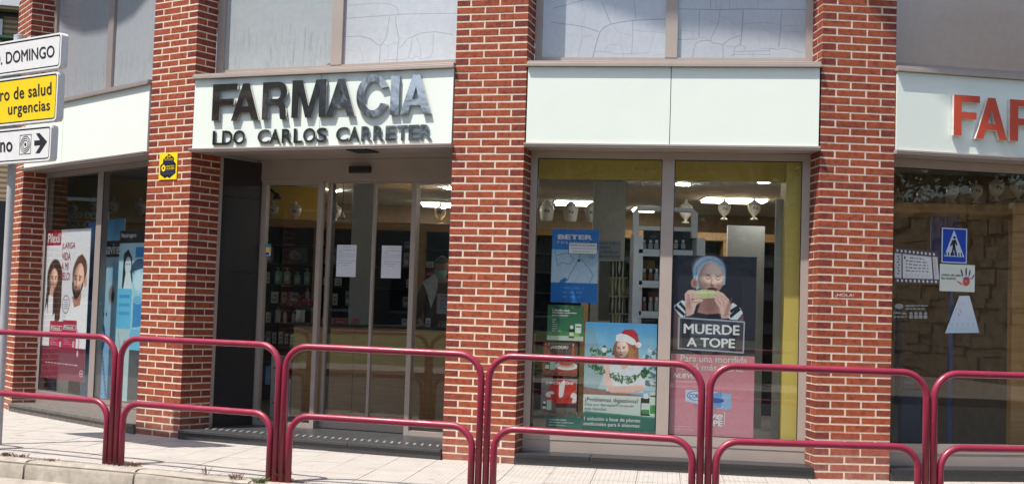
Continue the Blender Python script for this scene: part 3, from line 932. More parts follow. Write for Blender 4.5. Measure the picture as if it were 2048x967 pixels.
upper(3, 'unbroken upper window with painted warm reflection above the orange letters', [(.05, 1.75, '4'), (1.85, 2.7, '4')], 0, WI[3].L, M['alu'])

def shop(i, label, panes, s0, s1, zg0, zg1, m, gm, dp=.032):
    F = WI[i]; c = F.p((s0 + s1) / 2, .1)
    root = thing('shop_window', label, 'shop window', (c.x, c.y, .1), 'display windows at street level')
    m_ = MB()
    F.box(m_, s0, s1, zg1, 2.62, -.07, 0); F.box(m_, s0, s1, .19, zg0, -.07, 0)
    F.box(m_, s0, panes[0][0], zg0, zg1, -.07, 0); F.box(m_, panes[-1][1], s1, zg0, zg1, -.07, 0)
    m_.build('frame', m, root)
    m_ = MB(); F.box(m_, s0, s1, .06, .188, -.08, -.004); m_.build('base_panel', m, root)
    for a, b in zip(panes, panes[1:]):
        m_ = MB(); F.box(m_, a[1], b[0], zg0, zg1, -.07, .003); m_.build('mullion', m, root)
    for a, b in panes:
        m_ = MB()
        F.box(m_, a - .004, b + .004, zg0 - .004, zg1 + .004, -dp - .008, -dp); m_.build('pane', gm, root)
        m_ = MB(); w = .006                        # black gasket
        for q in ((a, b, zg0, zg0 + w), (a, b, zg1 - w, zg1), (a, a + w, zg0 + w, zg1 - w), (b - w, b, zg0 + w, zg1 - w)):
            F.box(m_, *q, -dp + .001, -min(.012, dp * .4))
        m_.build('gasket', M['black'], root)
    return root
shop(0, 'left display window holding the hair advertisement', [(.05, 1.25), (1.37, WI[0].L - .05)], 0, WI[0].L, .238, 2.562, M['alu_shaded'], M['glass'], .008)
shop(2, 'middle display window full of adverts, two tall panes', [(.056, 1.11), (1.211, 2.257)], 0, WI[2].L, .272, 2.559, M['alu'], M['glass'])
shop(3, 'right hand display window with stickers and old jars', [(.02, 2.66)], 0, WI[3].L, .272, 2.548, M['alu'], M['glass_b4'])
# granite plinths under the windows
def plinth(i, label, s0, s1, cuts, ms=None):
    ma, mb_ = ms or (M['gran'], M['granstep'])
    F = FA[i]; c = F.p((s0 + s1) / 2, 0)
    root = thing('window_plinth', label, 'plinth', (c.x, c.y, 0), 'granite plinths under the windows')
    ed = [s0] + cuts + [s1]
    for a, b in zip(ed, ed[1:]):
        m_ = MB(); F.box(m_, a + .002, b - .002, .058, .092, -.36, .030); m_.build('slab', ma, root, bevel=.004)
    m_ = MB(); F.box(m_, s0, s1, -.02, .057, -.36, .016); m_.build('riser', mb_, root)
plinth(0, 'worn granite plinth beneath the left display window', -.02, FA[0].L - .004, [.95, 1.9], (M['grandust'], M['grandust']))
plinth(2, 'granite plinth beneath the middle display window', .004, FA[2].L - .004, [.62, 1.62])
plinth(3, 'granite plinth beneath the right hand display window', .004, FA[3].L, [1.2])

# ------------------------------------------------------------------ entrance
F = FA[1]
c = F.p(1.3, 0)
root = thing('entrance_step', 'speckled granite entrance step with light anti slip dashes', 'step', (c.x, c.y, 0))
d0 = (DO.A - F.A).dot(F.n)
for a, b in ((.004, .90), (.90, 1.75), (1.75, F.L - .004)):
    m_ = MB(); F.box(m_, a + .0015, b - .0015, .060, .087, -1.05, .030); m_.build('slab', M['granstep'], root, bevel=.004)
m_ = MB(); F.box(m_, .004, F.L - .004, -.02, .0595, -1.0, .016); m_.build('riser', M['granstep'], root)
m_ = MB()
for q in range(34):
    s = .16 + q * .073
    if s > 2.55: break
    p = [F.p(s, .0872, -.17), F.p(s + .022, .0872, -.17), F.p(s - .028, .0872, -.30), F.p(s - .05, .0872, -.30)]
    m_.hexa(p[::1] + [x + Vector((0, 0, .003)) for x in p])
m_.build('grip_dashes', M['zinc'], root)
# granite side walls of the recess
def granite(A, B, label):
    G = Fr(A, B); c = G.p(0, .09)
    root = thing('granite_wall', label, 'wall', (c.x, c.y, .09), 'granite linings of the entrance')
    for z0, z1 in ((.09, .832), (.836, 1.542), (1.546, 2.253), (2.257, 2.615)):
        m_ = MB(); G.box(m_, .02, G.L, z0, z1, -.03, 0); m_.build('slab', M['gran'], root)
    m_ = MB(); G.box(m_, -.012, .019, .09, 2.615, -.03, .012); m_.build('edge_strip', M['alu'], root)
gA = P1C + I1 * .372
granite(gA, V2(*DO.p(.655, 0, .02).xy), 'black granite lining on the alarm plate pillar side of the entrance')
gB = P2L + I2 * .372
granite(V2(*DO.p(2.86, 0, .02).xy), gB, 'black granite lining hidden behind the middle brick pillar')
# soffit over the recess
m_ = MB()
ps = [F.p(.02, 0, -.24), F.p(F.L - .02, 0, -.24), DO.p(2.95, 0, -.02), DO.p(.55, 0, -.02)]
m_.prism([(p.x, p.y) for p in ps], 2.645, 2.70)
so_ = m_.build('entrance_soffit', M['alu']); tag(so_, 'taupe soffit over the entrance recess', 'ceiling')
s, z = F.sz(705, 301, -.1); s2, _ = F.sz(748, 301, -.1)
m_ = MB(); F.box(m_, s, s2, 2.606, 2.6155, -.20, .02)
tag(m_.build('door_sensor', M['black']), 'flat black sensor under the fascia above the entrance', 'sensor')

c = DO.p(1.7, .087)
door = thing('sliding_entrance', 'automatic glass entrance with grey frames and two notices', 'door', (c.x, c.y, .087))
m_ = MB(); DO.box(m_, .60, 2.95, 2.443, 2.644, -.08, .03); m_.build('transom', M['alu'], door, bevel=.003)
m_ = MB(); DO.box(m_, 1.634, 1.856, 2.508, 2.572, .031, .075); m_.build('sensor', M['black'], door, bevel=.008)
def post(s0, s1, z0, z1, o0, o1, name='post'):
    m_ = MB(); DO.box(m_, s0, s1, z0, z1, o0, o1); return m_.build(name, M['alu'], door)
post(.640, .700, .087, 2.443, -.06, 0); post(1.274, 1.319, .087, 2.443, -.06, .0); post(2.274, 2.322, .087, 2.443, -.06, .0); post(2.90, 2.95, .087, 2.443, -.06, 0)
for s0, s1 in ((.700, 1.274), (2.322, 2.90)):
    m_ = MB(); DO.box(m_, s0, s1, .087, .130, -.06, -.002); DO.box(m_, s0, s1, 2.407, 2.443, -.06, -.002); m_.build('side_rail', M['alu'], door)
    m_ = MB(); DO.box(m_, s0 - .003, s1 + .003, .126, 2.411, -.036, -.028); m_.build('side_light', M['glass'], door)
for s0, s1, nm in ((1.330, 1.836, 'l'), (1.838, 2.300, 'r')):
    m_ = MB(); DO.box(m_, s0, s1, .092, .166, -.13, -.095); lf = m_.build('door_leaf', M['alu'], door)
    m_ = MB(); DO.box(m_, s0, s1, 2.428, 2.442, -.13, -.095); m_.build('top_rail', M['alu'], lf)
    for a_, b_ in (((1.824, 1.836), (1.330, 1.362)) if nm == 'l' else ((1.838, 1.850), (2.285, 2.300))):
        m_ = MB(); DO.box(m_, a_, b_, .166, 2.428, -.13, -.094); m_.build('stile', M['alu'], lf)
    m_ = MB(); DO.box(m_, s0 + .01, s1 - .01, .160, 2.432, -.116, -.108); m_.build('pane', M['glass'], lf)
m_ = MB(); DO.box(m_, 1.321, 1.360, .09, 2.44, -.20, -.135); m_.build('guide_post', M['black'], door)

# ------------------------------------------------------------------ upper storey: curved balcony slabs (they throw the shade on the upper panes)
inner = [(-6.9, 17.2), (-5.5, 14.75)]
def slab(name, label, front, back):
    m_ = MB(); m_.prism(front + back, 9.0, 9.25)
    o = m_.build(name, M['whitecol']); tag(o, label, 'balcony', 'balcony slabs over the shop')
slab('balcony_slab', 'rounded balcony slab high above the left upper window', [(-8.16, 15.11), (-7.51, 14.01), (-7.03, 13.23), (-6.86, 12.91), (-6.61, 12.57), (-6.38, 12.31), (-6.15, 12.07), (-5.83, 11.78), (-5.51, 11.57), (-5.06, 11.41)], [(-3.5, 12.5), (-3.3, 13), (-5.6, 16.2), (-6.6, 16.2)])
slab('balcony_slab', 'curved balcony slab high above the cracked window and the corner', [(-1.78, 9.67), (-1.61, 9.62), (-1.24, 9.52), (-.86, 9.41), (-.37, 9.33), (.23, 9.21), (.64, 9.1), (.86, 9.0), (.99, 8.93), (1.44, 8.89), (2.44, 8.86), (3.44, 8.96), (4.64, 9.31)], [(6.4, 11.2), (6.4, 12.5), (.4, 12.5), (-.22, 10.78)])
def fr_wall():
    m_ = MB()
    ch = [(-6.1, 17.2), (-5.62, 14.95), (P1L + I1 * .2).to_tuple(), (P1C + I1 * .2).to_tuple(), (P2L + I2 * .2).to_tuple(), (P2R + I2 * .2).to_tuple(), (P3L + I3 * .2).to_tuple(), (P3R + I3 * .2).to_tuple(), (6.0, 11.3), (6.6, 19.2), (-6.8, 19.2)]
    m_.prism(ch, 5.26, 9.0)
    o = m_.build('upper_storey', M['tanbrick']); tag(o, 'brick upper storey of the pharmacy building', 'building')
fr_wall()
# ------------------------------------------------------------------ crimson guard rails
RP = [V2(-7.05, 11.75), V2(-5.66, 11.22), V2(-4.31, 10.59), V2(-2.965, 9.925), V2(-1.60, 9.262), V2(-.153, 8.87), V2(1.290, 8.49), V2(2.785, 8.60), V2(4.25, 8.90)]
RZ = [0, 0, 0, 0, 0, -.010, -.016, -.026, -.03]
RL = ['guard rail far left, running out behind the sign post', 'guard rail at the left edge below the street direction signs', 'crimson guard rail in front of the hair advertisement',
      'crimson guard rail in front of the alarm plate pillar', 'crimson guard rail in front of the sliding entrance', 'crimson guard rail in front of the green adverts', 'crimson guard rail in front of the chalk marked pillar', 'crimson guard rail before the right hand display window']
def hoop(A, e, s0, s1, z0, z1, r, tube, o):
    pts = [(s0, z0), (s0, z1 - r)]
    pts += [(s0 + r - r * math.cos(R(a)), z1 - r + r * math.sin(R(a))) for a in range(10, 90, 10)]
    pts += [(s0 + r, z1), ((s0 + s1) / 2, z1), (s1 - r, z1)]
    pts += [(s1 - r + r * math.sin(R(a)), z1 - r + r * math.cos(R(a))) for a in range(10, 90, 10)]
    pts += [(s1, z1 - r), (s1, z0)]
    m_ = MB(); n = V2(e.y, -e.x)
    m_.tube([(A.x + e.x * s, A.y + e.y * s, z) for s, z in pts], tube, 14)
    return m_
for i in range(len(RP) - 1):
    A, B = RP[i], RP[i + 1]; L = (B - A).length; e = (B - A) / L; z = (RZ[i] + RZ[i + 1]) / 2
    mid = (A + B) / 2
    root = thing('guard_rail', RL[i], 'guard rail', (mid.x, mid.y, 0), 'crimson guard rails along the kerb')
    dz1, dz0 = RZ[i + 1] - z, RZ[i] - z
    for nm, d, zt, r in (('outer_hoop', .0265, .955, .165), ('inner_hoop', .0775, .468, .145)):
        m_ = hoop(A, e, d, L - d, -.02, zt + z, r, .0238, 0)
        m_.v = [(x, y, zz + (((V2(x, y) - A).dot(e) / L) * (RZ[i + 1] - RZ[i]) - (RZ[i + 1] - RZ[i]) / 2) * (1 if zz > .1 else 0)) for x, y, zz in m_.v]
        m_.build(nm, M['rail'], root, smooth='all')

# ------------------------------------------------------------------ street direction signs on their post
SG = Fr(V2(-3.70, 10.53) - U(-36) * 1.6, V2(-3.70, 10.53))
LS = 1.6
def rrect(s0, s1, z0, z1, r, n=5):
    out = []
    for cx, cz, a0 in ((s1 - r, z1 - r, 0), (s0 + r, z1 - r, 90), (s0 + r, z0 + r, 180), (s1 - r, z0 + r, 270)):
        out += [(cx + r * math.cos(R(a0 + 90 * i / n)), cz + r * math.sin(R(a0 + 90 * i / n))) for i in range(n + 1)]
    return out
def plate(F, poly, o0, o1, name, m, parent):
    m_ = MB(); n = len(poly)
    vs = [F.p(s, z, o1) for s, z in poly] + [F.p(s, z, o0) for s, z in poly]
    fs = [tuple(range(n)), tuple(reversed(range(n, 2 * n)))] + [(i, n + i, n + (i + 1) % n, (i + 1) % n) for i in range(n)]
    m_.add(vs, fs)
    return m_.build(name, m, parent)
def ring(F, outer, inner, o0, o1, name, m, parent):
    m_ = MB(); n = len(outer)
    vs = [F.p(s, z, o1) for s, z in outer] + [F.p(s, z, o1) for s, z in inner] + [F.p(s, z, o0) for s, z in outer] + [F.p(s, z, o0) for s, z in inner]
    fs = []
    for i in range(n):
        j = (i + 1) % n
        fs += [(i, j, n + j, n + i), (i, 2 * n + i, 2 * n + j, j), (n + i, n + j, 3 * n + j, 3 * n + i)]
    m_.add(vs, fs)
    return m_.build(name, m, parent)
pc = SG.p(.83, 0, -.075)
sign = thing('direction_sign', 'white post carrying three stacked street direction boards', 'street sign', (pc.x, pc.y, 0))
m_ = MB(); m_.tube([(pc.x, pc.y, -.02), (pc.x, pc.y, 3.47)], .034, 20); m_.lathe((pc.x, pc.y, 3.47), [(.040, -.07), (.044, .004), (.02, .012)], 20)
m_.build('post', M['postgrey'], sign, smooth=True)
# leaning collars
BRD = [(3.112, 3.402, 0.0, 'signwhite', 'white board reading O. DOMINGO'), (2.680, 3.083, -.02, 'signyellow', 'yellow board pointing to the health centre'), (2.356, 2.650, -.075, 'signwhite', 'white board with a target symbol and an arrow')]
boards = []
for z0, z1, ds, mm, lab in BRD:
    s0, s1 = 0.0, LS + ds
    b = plate(SG, rrect(s0, s1, z0, z1, .035), -.03, .030, 'board', M['steel_white'], sign); b['label'] = lab
    plate(SG, rrect(s0 + .028, s1 - .028, z0 + .026, z1 - .026, .02), .030, .0325, 'face', M[mm], b)
    ring(SG, rrect(s0 + .016, s1 - .016, z0 + .014, z1 - .014, .028), rrect(s0 + .028, s1 - .028, z0 + .026, z1 - .026, .02), .030, .0332, 'border', M['ink'], b)
    ring(SG, rrect(s0, s1, z0, z1, .035), rrect(s0 + .016, s1 - .016, z0 + .014, z1 - .014, .028), .029, .036, 'rim', M['steel_white'], b)
    plate(SG, rrect(s0 + .02, s1 - .02, z0 + .018, z1 - .018, .02), -.036, -.0305, 'back_plate', M['dull'], b)  # unseen plate added so the steel letters mirror a dark tone
    boards.append(b)
for z in (2.665, 3.097):
    m_ = MB(); SG.box(m_, .70, .96, z - .012, z + .012, -.05, .0); m_.build('bracket', M['zinc'], sign)
def pq(F, pts, o=0.0): return [F.sz(x, y, o) for x, y in pts]
text('lettering', 'O. DOMINGO', SG, None, .0345, M['ink'], boards[0], bold=.02, quad=pq(SG, [(-14, 108), (109, 90), (109, 114), (-14, 132)], .034))
text('lettering', 'ro de salud', SG, None, .0345, M['ink'], boards[1], bold=.02, spacing=1.05, quad=pq(SG, [(0, 178), (103, 164), (103, 189), (0, 203)], .034))
text('lettering', 'urgencias', SG, None, .0345, M['ink'], boards[1], bold=.02, spacing=1.05, quad=pq(SG, [(16, 208), (100, 200), (100, 227), (16, 237)], .034))
text('lettering', 'no', SG, None, .0345, M['ink'], boards[2], bold=.03, spacing=1.05, quad=pq(SG, [(0, 284), (25, 283), (25, 303), (0, 305)], .034))
# target symbol: square outline, rings and dot
(a0, b0), (a1, b1) = SG.sz(38, 308, .034), SG.sz(63, 269, .034)
cs, cz, hw = (a0 + a1) / 2, (b0 + b1) / 2, (a1 - a0) / 2
sq = lambda h: [(cs - h, cz - h * 1.0), (cs + h, cz - h), (cs + h, cz + h), (cs - h, cz + h)]
ring(SG, sq(hw), sq(hw - .0035), .0326, .0345, 'symbol', M['ink'], boards[2])
circ = lambda r: [(cs + r * math.cos(2 * PI * q / 28), cz + r * math.sin(2 * PI * q / 28)) for q in range(28)]
for ro, ri in ((.86, .80), (.66, .60), (.46, .40)):
    ring(SG, circ(hw * ro), circ(hw * ri), .0326, .0345, 'symbol', M['ink'], boards[2])
plate(SG, circ(hw * .17), .0326, .0345, 'symbol', M['ink'], boards[2])
ar = pq(SG, [(68.5, 281), (80, 280), (72, 267), (79, 266), (94, 283), (79, 306), (71, 306), (81, 290), (68.5, 291)], .034)
bm = MB(); bm.add([SG.p(s, z, .0345) for s, z in ar] + [SG.p(s, z, .0326) for s, z in ar], [(0, 1, 4, 7, 8), (1, 2, 3, 4), (4, 5, 6, 7)] + [(i, 9 + i, 9 + (i + 1) % 9, (i + 1) % 9) for i in range(9)])
bm.build('arrow', M['ink'], boards[2])

# ------------------------------------------------------------------ alarm plate on the brick pillar
PF = Fr(P1L, P1C)
c = Can(96, 150, (246, 214, 30))
blk = [(.51, .04), (.82, .20), (.82, .34), (.93, .42), (.93, .78), (.60, .96), (.49, .90), (.36, .96), (.07, .80), (.07, .46), (.21, .38), (.21, .24)]
c.poly(blk, (24, 22, 28)); c.rect(.25, .36, .78, .42, (36, 44, 86)); c.rect(.1, .66, .9, .76, (30, 36, 70)); c.rect(.26, .28, .78, .315, (90, 88, 90))
c.ell(.25, .57, .115, .125, (246, 214, 60)); c.ell(.25, .57, .045, .05, (60, 50, 20))
c.rect(.33, .655, .82, .665, (150, 150, 150)); c.rect(.15, .765, .85, .775, (140, 140, 150)); c.rect(.22, .82, .78, .828, (120, 120, 130))
q = pq(PF, [(319, 306.5), (354.5, 304), (353.5, 357.5), (317.5, 360)], .008)
s0, s1 = (q[0][0] + q[3][0]) / 2, (q[1][0] + q[2][0]) / 2; z0, z1 = (q[2][1] + q[3][1]) / 2, (q[0][1] + q[1][1]) / 2
cc = PF.p((s0 + s1) / 2, z0, .006)
al = thing('alarm_plate', 'small yellow and black alarm company plate on brick pillar', 'sign', cc)
mb, ms = sheet('plate', PF, s0, s1, z0, z1, .008, c.material('alarm_print', .35), th=.006); mb.build('plate', [M['signyellow'], ms[1]], al)
W_, H_ = s1 - s0, z1 - z0
uvb = lambda u0, u1, v0, v1: (s0 + u0 * W_, s0 + u1 * W_, z1 - v1 * H_, z1 - v0 * H_)
text('lettering', '24', PF, uvb(.40, .63, .10, .19), .0092, M['signyellow'], al, bold=.03)
text('lettering', 'PROTECCION', PF, uvb(.27, .77, .215, .27), .0092, M['signyellow'], al, bold=.02)
text('lettering', 'ELECTRO', PF, uvb(.42, .86, .475, .54), .0092, M['signyellow'], al, bold=.03)
text('lettering', 'ALAVESA', PF, uvb(.42, .88, .56, .625), .0092, M['signyellow'], al, bold=.03)
# chalk scribble on the right pillar
PG = Fr(P3L, P3R)
q = pq(PG, [(1671, 586), (1708, 587), (1708, 594.5), (1671, 594)], .004)
sc = thing('chalk_scribble', 'faint white chalk greeting scribbled on one brick', 'graffiti', PG.p(q[0][0], q[3][1], .004))
text('lettering', '\u00a1HOLA!', PG, None, .0042, M['edge_white'], sc, quad=q)

# ------------------------------------------------------------------ posters on and behind the glass
def poster(name, label, cat, F, quad, o, can, group=None, th=.003, rough=.55, coat=0, straight=True):
    q = pq(F, quad, o)
    if straight:
        s0, s1 = (q[0][0] + q[3][0]) / 2, (q[1][0] + q[2][0]) / 2; z0, z1 = (q[2][1] + q[3][1]) / 2, (q[0][1] + q[1][1]) / 2
        q = [(s0, z1), (s1, z1), (s1, z0), (s0, z0)]
    s0, s1, z0, z1 = q[0][0], q[1][0], q[3][1], q[0][1]
    root = thing(name, label, cat, F.p(s0, z0, o), group)
    mb, ms = sheet(name, F, 0, 0, 0, 0, o, can.material(name + '_print', rough, coat), th=th, quadpts=q)
    mb.build('printed_face', ms, root)
    TL, TR, BR, BL = [Vector(x) for x in q]
    def ub(u0, v0, u1, v1):
        f = lambda u, v: tuple((TL * (1 - u) + TR * u) * (1 - v) + (BL * (1 - u) + BR * u) * v)
        return [f(u0, v0), f(u1, v0), f(u1, v1), f(u0, v1)]
    def tx_(body, u0, v0, u1, v1, m, bold=.015, **kw):
        text('lettering', body, F, None, o + .0012, m, root, bold=bold, quad=ub(u0, v0, u1, v1), **kw)
    return root, tx_
GI = -.046       # just inside the panes

# --- hair advertisement
c = Can(220, 640, (226, 224, 230))
c.grad(0, 0, 1, .78, (232, 230, 236), (218, 214, 222))
SK, SKS = (226, 178, 158), (176, 118, 100)
# woman, left
c.ell(.255, .33, .17, .13, (52, 34, 30), 1, .1); c.poly([(.10, .34), (.40, .30), (.43, .48), (.42, .60), (.30, .63), (.13, .62), (.06, .56)], (48, 32, 30))
c.poly([(.24, .585), (.42, .50), (.5, .62), (.5, .78), (.0, .78), (.03, .60), (.10, .50)], (232, 230, 236)); c.poly([(.28, .38), (.42, .33), (.43, .50), (.40, .61), (.30, .62)], (44, 30, 28))
c.face(.228, .338, .098, .088, (232, 184, 164), rot=.06, turn=.08, light=(.35, -.35, .8), lips=(186, 70, 76), brow=(60, 40, 34), amb=.5)
c.strands(lambda rg: (lambda t: [(.235 + .02 * t, .255), (.15 - .03 * t, .285), (.12 - .01 * t, .36), (.11 + .02 * t, .48 + .1 * t)])(rg.random()), 26, .004, [(72, 48, 40), (40, 26, 24), (92, 64, 52)], 1, .6)
c.strands(lambda rg: (lambda t: [(.245 + .03 * t, .255), (.33 + .03 * t, .29), (.345 + .05 * t, .40), (.33 + .08 * t, .60)])(rg.random()), 36, .004, [(72, 48, 40), (40, 26, 24), (92, 64, 52)], 2, .6)
c.poly([(.16, .395), (.215, .378), (.245, .40), (.235, .445), (.21, .47), (.155, .465)], SK); c.poly([(.14, .44), (.24, .45), (.25, .60), (.12, .60)], (236, 234, 238)); c.line([(.18, .395), (.19, .43)], .003, SKS, .8); c.line([(.21, .39), (.215, .43)], .003, SKS, .8)
# man, right
c.poly([(.52, .60), (.64, .50), (.78, .47), (1, .44), (1, .78), (.5, .78)], (238, 236, 240)); c.poly([(.66, .45), (.86, .42), (.84, .50), (.72, .52)], SKS)
c.ell(.80, .285, .148, .105, (84, 54, 42), 1, .12, .1); c.ell(.935, .35, .03, .035, (206, 156, 136), 1, .3)
c.face(.775, .345, .125, .122, (236, 186, 164), rot=.10, turn=-.14, light=(.4, -.35, .8), lips=(186, 100, 94), brow=(64, 42, 34), beard=(62, 40, 34), amb=.48)
c.strands(lambda rg: (lambda t: [(.67 + .03 * t, .285 - .03 * t), (.70 + .06 * t, .235 - .05 * t), (.80 + .04 * t, .21 - .04 * t), (.90 + .02 * t, .235 - .02 * t), (.93, .30)])(rg.random()), 40, .005, [(104, 68, 50), (70, 44, 34), (138, 92, 66)], 3, .7)
# stamp, boxes, bottom band
c.ell(.535, .50, .082, .062, (92, 74, 96), .9, .06); c.ell(.535, .50, .074, .056, (222, 218, 226), 1, .06)
for q_ in range(5): c.rect(.485, .468 + q_ * .014, .585, .474 + q_ * .014, (130, 110, 130), .7)
for u0, v0 in ((.20, .615), (.49, .605)):
    c.grad(u0, v0, u0 + .30, v0 + .20, (168, 34, 66), (186, 52, 92)); c.rect(u0 + .02, v0 + .03, u0 + .28, v0 + .062, (236, 220, 226)); c.rect(u0 + .03, v0 + .034, u0 + .27, v0 + .058, (140, 30, 56))
    for q_ in range(6): c.rect(u0 + .03, v0 + .09 + q_ * .013, u0 + .12 + (q_ * 37 % 11) * .01, v0 + .094 + q_ * .013, (230, 200, 210), .7)
    c.rect(u0 + .23, v0 + .135, u0 + .27, v0 + .175, (236, 226, 230)); c.rect(u0 + .245, v0 + .14, u0 + .255, v0 + .17, (190, 40, 70))
c.grad(0, .785, 1, 1, (118, 44, 62), (132, 50, 70)); c.rect(.20, .785, .80, .815, (150, 40, 66), .6)
c.words(.14, .86, .895, .008, (220, 190, 200), 3, .85, .05)
c.line([(.80, .66), (.86, .74), (.84, .80)], .005, (190, 70, 110), .9); c.ell(.835, .82, .02, .022, (226, 170, 200))
c.ell(.935, .945, .042, .022, (226, 200, 208)); c.ell(.935, .945, .034, .017, (128, 48, 68)); c.rect(.905, .942, .96, .949, (226, 200, 208))
c.rect(0, 0, .36, .105, (166, 32, 62)); c.smudge(.05, 2)
PQ1 = [(91.8, 460.5), (183, 456), (167, 764), (77.5, 752.7)]
pil, tp = poster('hair_advert', 'tall hair care advert with a long haired woman and bearded man', 'poster', WI[0], PQ1, -.022, c)
tp('Pilexil', .06, .022, .335, .088, M['pwhite'], .018)
for body, v, u1 in (('\u00a1LARGA', .088, .68), ('VIDA', .155, .59), ('A MI', .222, .55), ('PELO!', .288, .60)): tp(body, .395, v, u1, v + .052, M['pred'], .02)
for u0, v0 in ((.235, .651), (.52, .641)): tp('Pilexil', u0, v0, u0 + .2, v0 + .02, M['pwhite'], .03)

# --- bite advert
X = lambda x, y: ((x - 20) / 737, (y - 40) / 1595)
def PX(*p): return [X(x, y) for x, y in p]
c = Can(330, 715, (36, 37, 50))
c.grad(0, 0, 1, .55, (40, 42, 58), (30, 30, 42))
def E(x, y, rx, ry, col, al=1, soft=.08, rot=0):
    u, v = X(x, y); u1, v1 = X(x + rx, y + ry); c.ell(u, v, u1 - u, v1 - v, col, al, soft, rot)
E(343, 182, 146, 142, (150, 184, 214), 1, .08); E(330, 140, 126, 98, (214, 230, 242), .9, .5); E(440, 190, 44, 110, (146, 180, 212), .6, .7)
c.poly(PX((200, 200), (250, 190), (262, 330), (236, 345), (208, 300)), (150, 184, 214)); c.poly(PX((455, 170), (488, 200), (484, 290), (462, 300)), (150, 184, 214))
def FX(f): return lambda rg: [X(*p) for p in f(rg)]
c.strands(FX(lambda rg: (lambda t: [(205 + 30 * t, 300 - 40 * t), (215 + 60 * t, 160 - 60 * t + rg.uniform(-8, 8)), (300 + 70 * t, 62 + rg.uniform(-6, 20)), (400 + 50 * t, 80 + 40 * t)])(rg.random())), 40, .0035, [(214, 232, 246), (150, 188, 222), (96, 136, 180), (190, 214, 236)], 3, .55)
E(214, 285, 30, 44, (186, 140, 128), 1, .2); E(218, 288, 15, 26, (140, 92, 84), .7, .5)
u_, v_ = X(360, 248); u1, v1 = X(360 + 116, 248 + 158)
c.face(u_, v_, u1 - u_, v1 - v_, (244, 208, 194), rot=.06, turn=.14, light=(.30, -.50, .80), eyes='closed', lips=(170, 104, 100), brow=(178, 150, 140), old=.8, amb=.58)
c.strands(FX(lambda rg: (lambda t: [(232 + 10 * t, 260 - 30 * t), (250 + 30 * t, 150 - 20 * t), (330 + 20 * t, 92 - 10 * t), (450 + 14 * t, 128 + 20 * t), (474, 190 + 40 * t)])(rg.random())), 34, .0045, [(226, 238, 246), (176, 206, 230), (200, 220, 238)], 4, .75)
E(372, 338, 46, 20, (84, 40, 42), .95, .4); c.line(PX((235, 305), (290, 320), (320, 345)), .003, (150, 104, 98), .7)
c.poly(PX((300, 400), (430, 400), (450, 520), (470, 600), (230, 600), (260, 500)), (172, 128, 120)); E(350, 470, 60, 80, (130, 90, 86), .55, .8)
c.poly(PX((40, 490), (110, 440), (150, 452), (140, 590), (100, 590), (40, 520)), (214, 226, 234)); c.poly(PX((520, 470), (560, 450), (620, 490), (646, 540), (600, 600), (520, 600)), (214, 226, 234))
for x in (0, 36): c.poly(PX((44 + x, 512 - x), (60 + x, 490 - x), (140 + x * .6, 560 - x), (130 + x * .6, 585 - x)), (30, 32, 44))
for x in (0, -44): c.poly(PX((530, 560 + x), (610, 490 + x * .6), (628, 510 + x * .6), (540, 588 + x)), (30, 32, 44))
c.poly(PX((40, 530), (110, 600), (120, 880), (40, 880)), (136, 100, 96)); c.poly(PX((600, 610), (650, 550), (650, 880), (590, 880)), (124, 90, 88))
c.poly(PX((215, 540), (330, 560), (470, 545), (540, 600), (540, 640), (200, 640), (190, 590)), (30, 30, 40)); c.poly(PX((200, 590), (340, 600), (480, 595), (540, 620), (540, 880), (180, 880)), (88, 92, 104))
for q_ in range(6): c.poly(PX((190, 640 + q_ * 44), (540, 640 + q_ * 44), (540, 662 + q_ * 44), (190, 662 + q_ * 44)), (150, 158, 168))
# roll and hands
c.poly(PX((205, 352), (300, 340), (400, 346), (418, 378), (400, 412), (300, 420), (215, 405), (190, 380)), (196, 204, 150)); c.poly(PX((210, 358), (390, 350), (410, 372), (220, 382)), (220, 226, 176)); c.line(PX((330, 345), (350, 415)), .002, (160, 160, 110), .6)
HN, HS = (226, 190, 178), (166, 120, 110)
c.poly(PX((132, 385), (160, 350), (215, 345), (235, 370), (200, 400), (260, 398), (290, 412), (292, 446), (240, 470), (215, 560), (150, 585), (138, 480)), HN)
for a_, b_ in (((150, 395), (215, 380)), ((190, 430), (285, 420)), ((195, 455), (262, 452)), ((168, 400), (180, 470))): c.line(PX(a_, b_), .004, HS, .85)
E(165, 520, 24, 60, HS, .4, .8); c.ell(*X(205, 432), 14 / 737, 14 / 1595, (120, 90, 84), .5)
c.poly(PX((390, 385), (415, 345), (470, 370), (520, 420), (542, 480), (520, 590), (460, 590), (440, 500), (400, 440)), HN)
for a_, b_ in (((400, 388), (470, 430)), ((412, 365), (500, 425)), ((410, 415), (455, 470)), ((470, 440), (490, 520))): c.line(PX(a_, b_), .004, HS, .85)
E(500, 540, 22, 50, HS, .4, .8); c.line(PX((465, 570), (530, 548)), .003, (90, 70, 60), .7)
for q_, (x, y, rx, ry, col) in enumerate(((200, 372, 40, 16, (236, 202, 190)), (238, 436, 44, 12, (236, 200, 188)), (170, 470, 22, 60, (176, 128, 118)), (225, 470, 40, 14, (228, 190, 178)), (440, 372, 40, 16, (236, 202, 190)), (455, 410, 44, 14, (228, 190, 178)), (520, 480, 18, 70, (160, 112, 104)), (470, 520, 26, 50, (226, 188, 176)), (180, 540, 26, 36, (222, 184, 172)))):
    E(x, y, rx, ry, col, .6, .9, .3 if x > 400 else -.2)
c.poly(PX((86, 590), (664, 612), (660, 895), (84, 872)), (44, 46, 60), .62)
fr_ = PX((90, 596), (660, 616), (656, 888), (88, 868)); c.line(fr_ + fr_[:1], .008, (170, 182, 196), .95)
c.grad(0, .548, 1, 1, (204, 128, 140), (216, 148, 158)); c.rect(0, .543, 1, .549, (30, 28, 40))
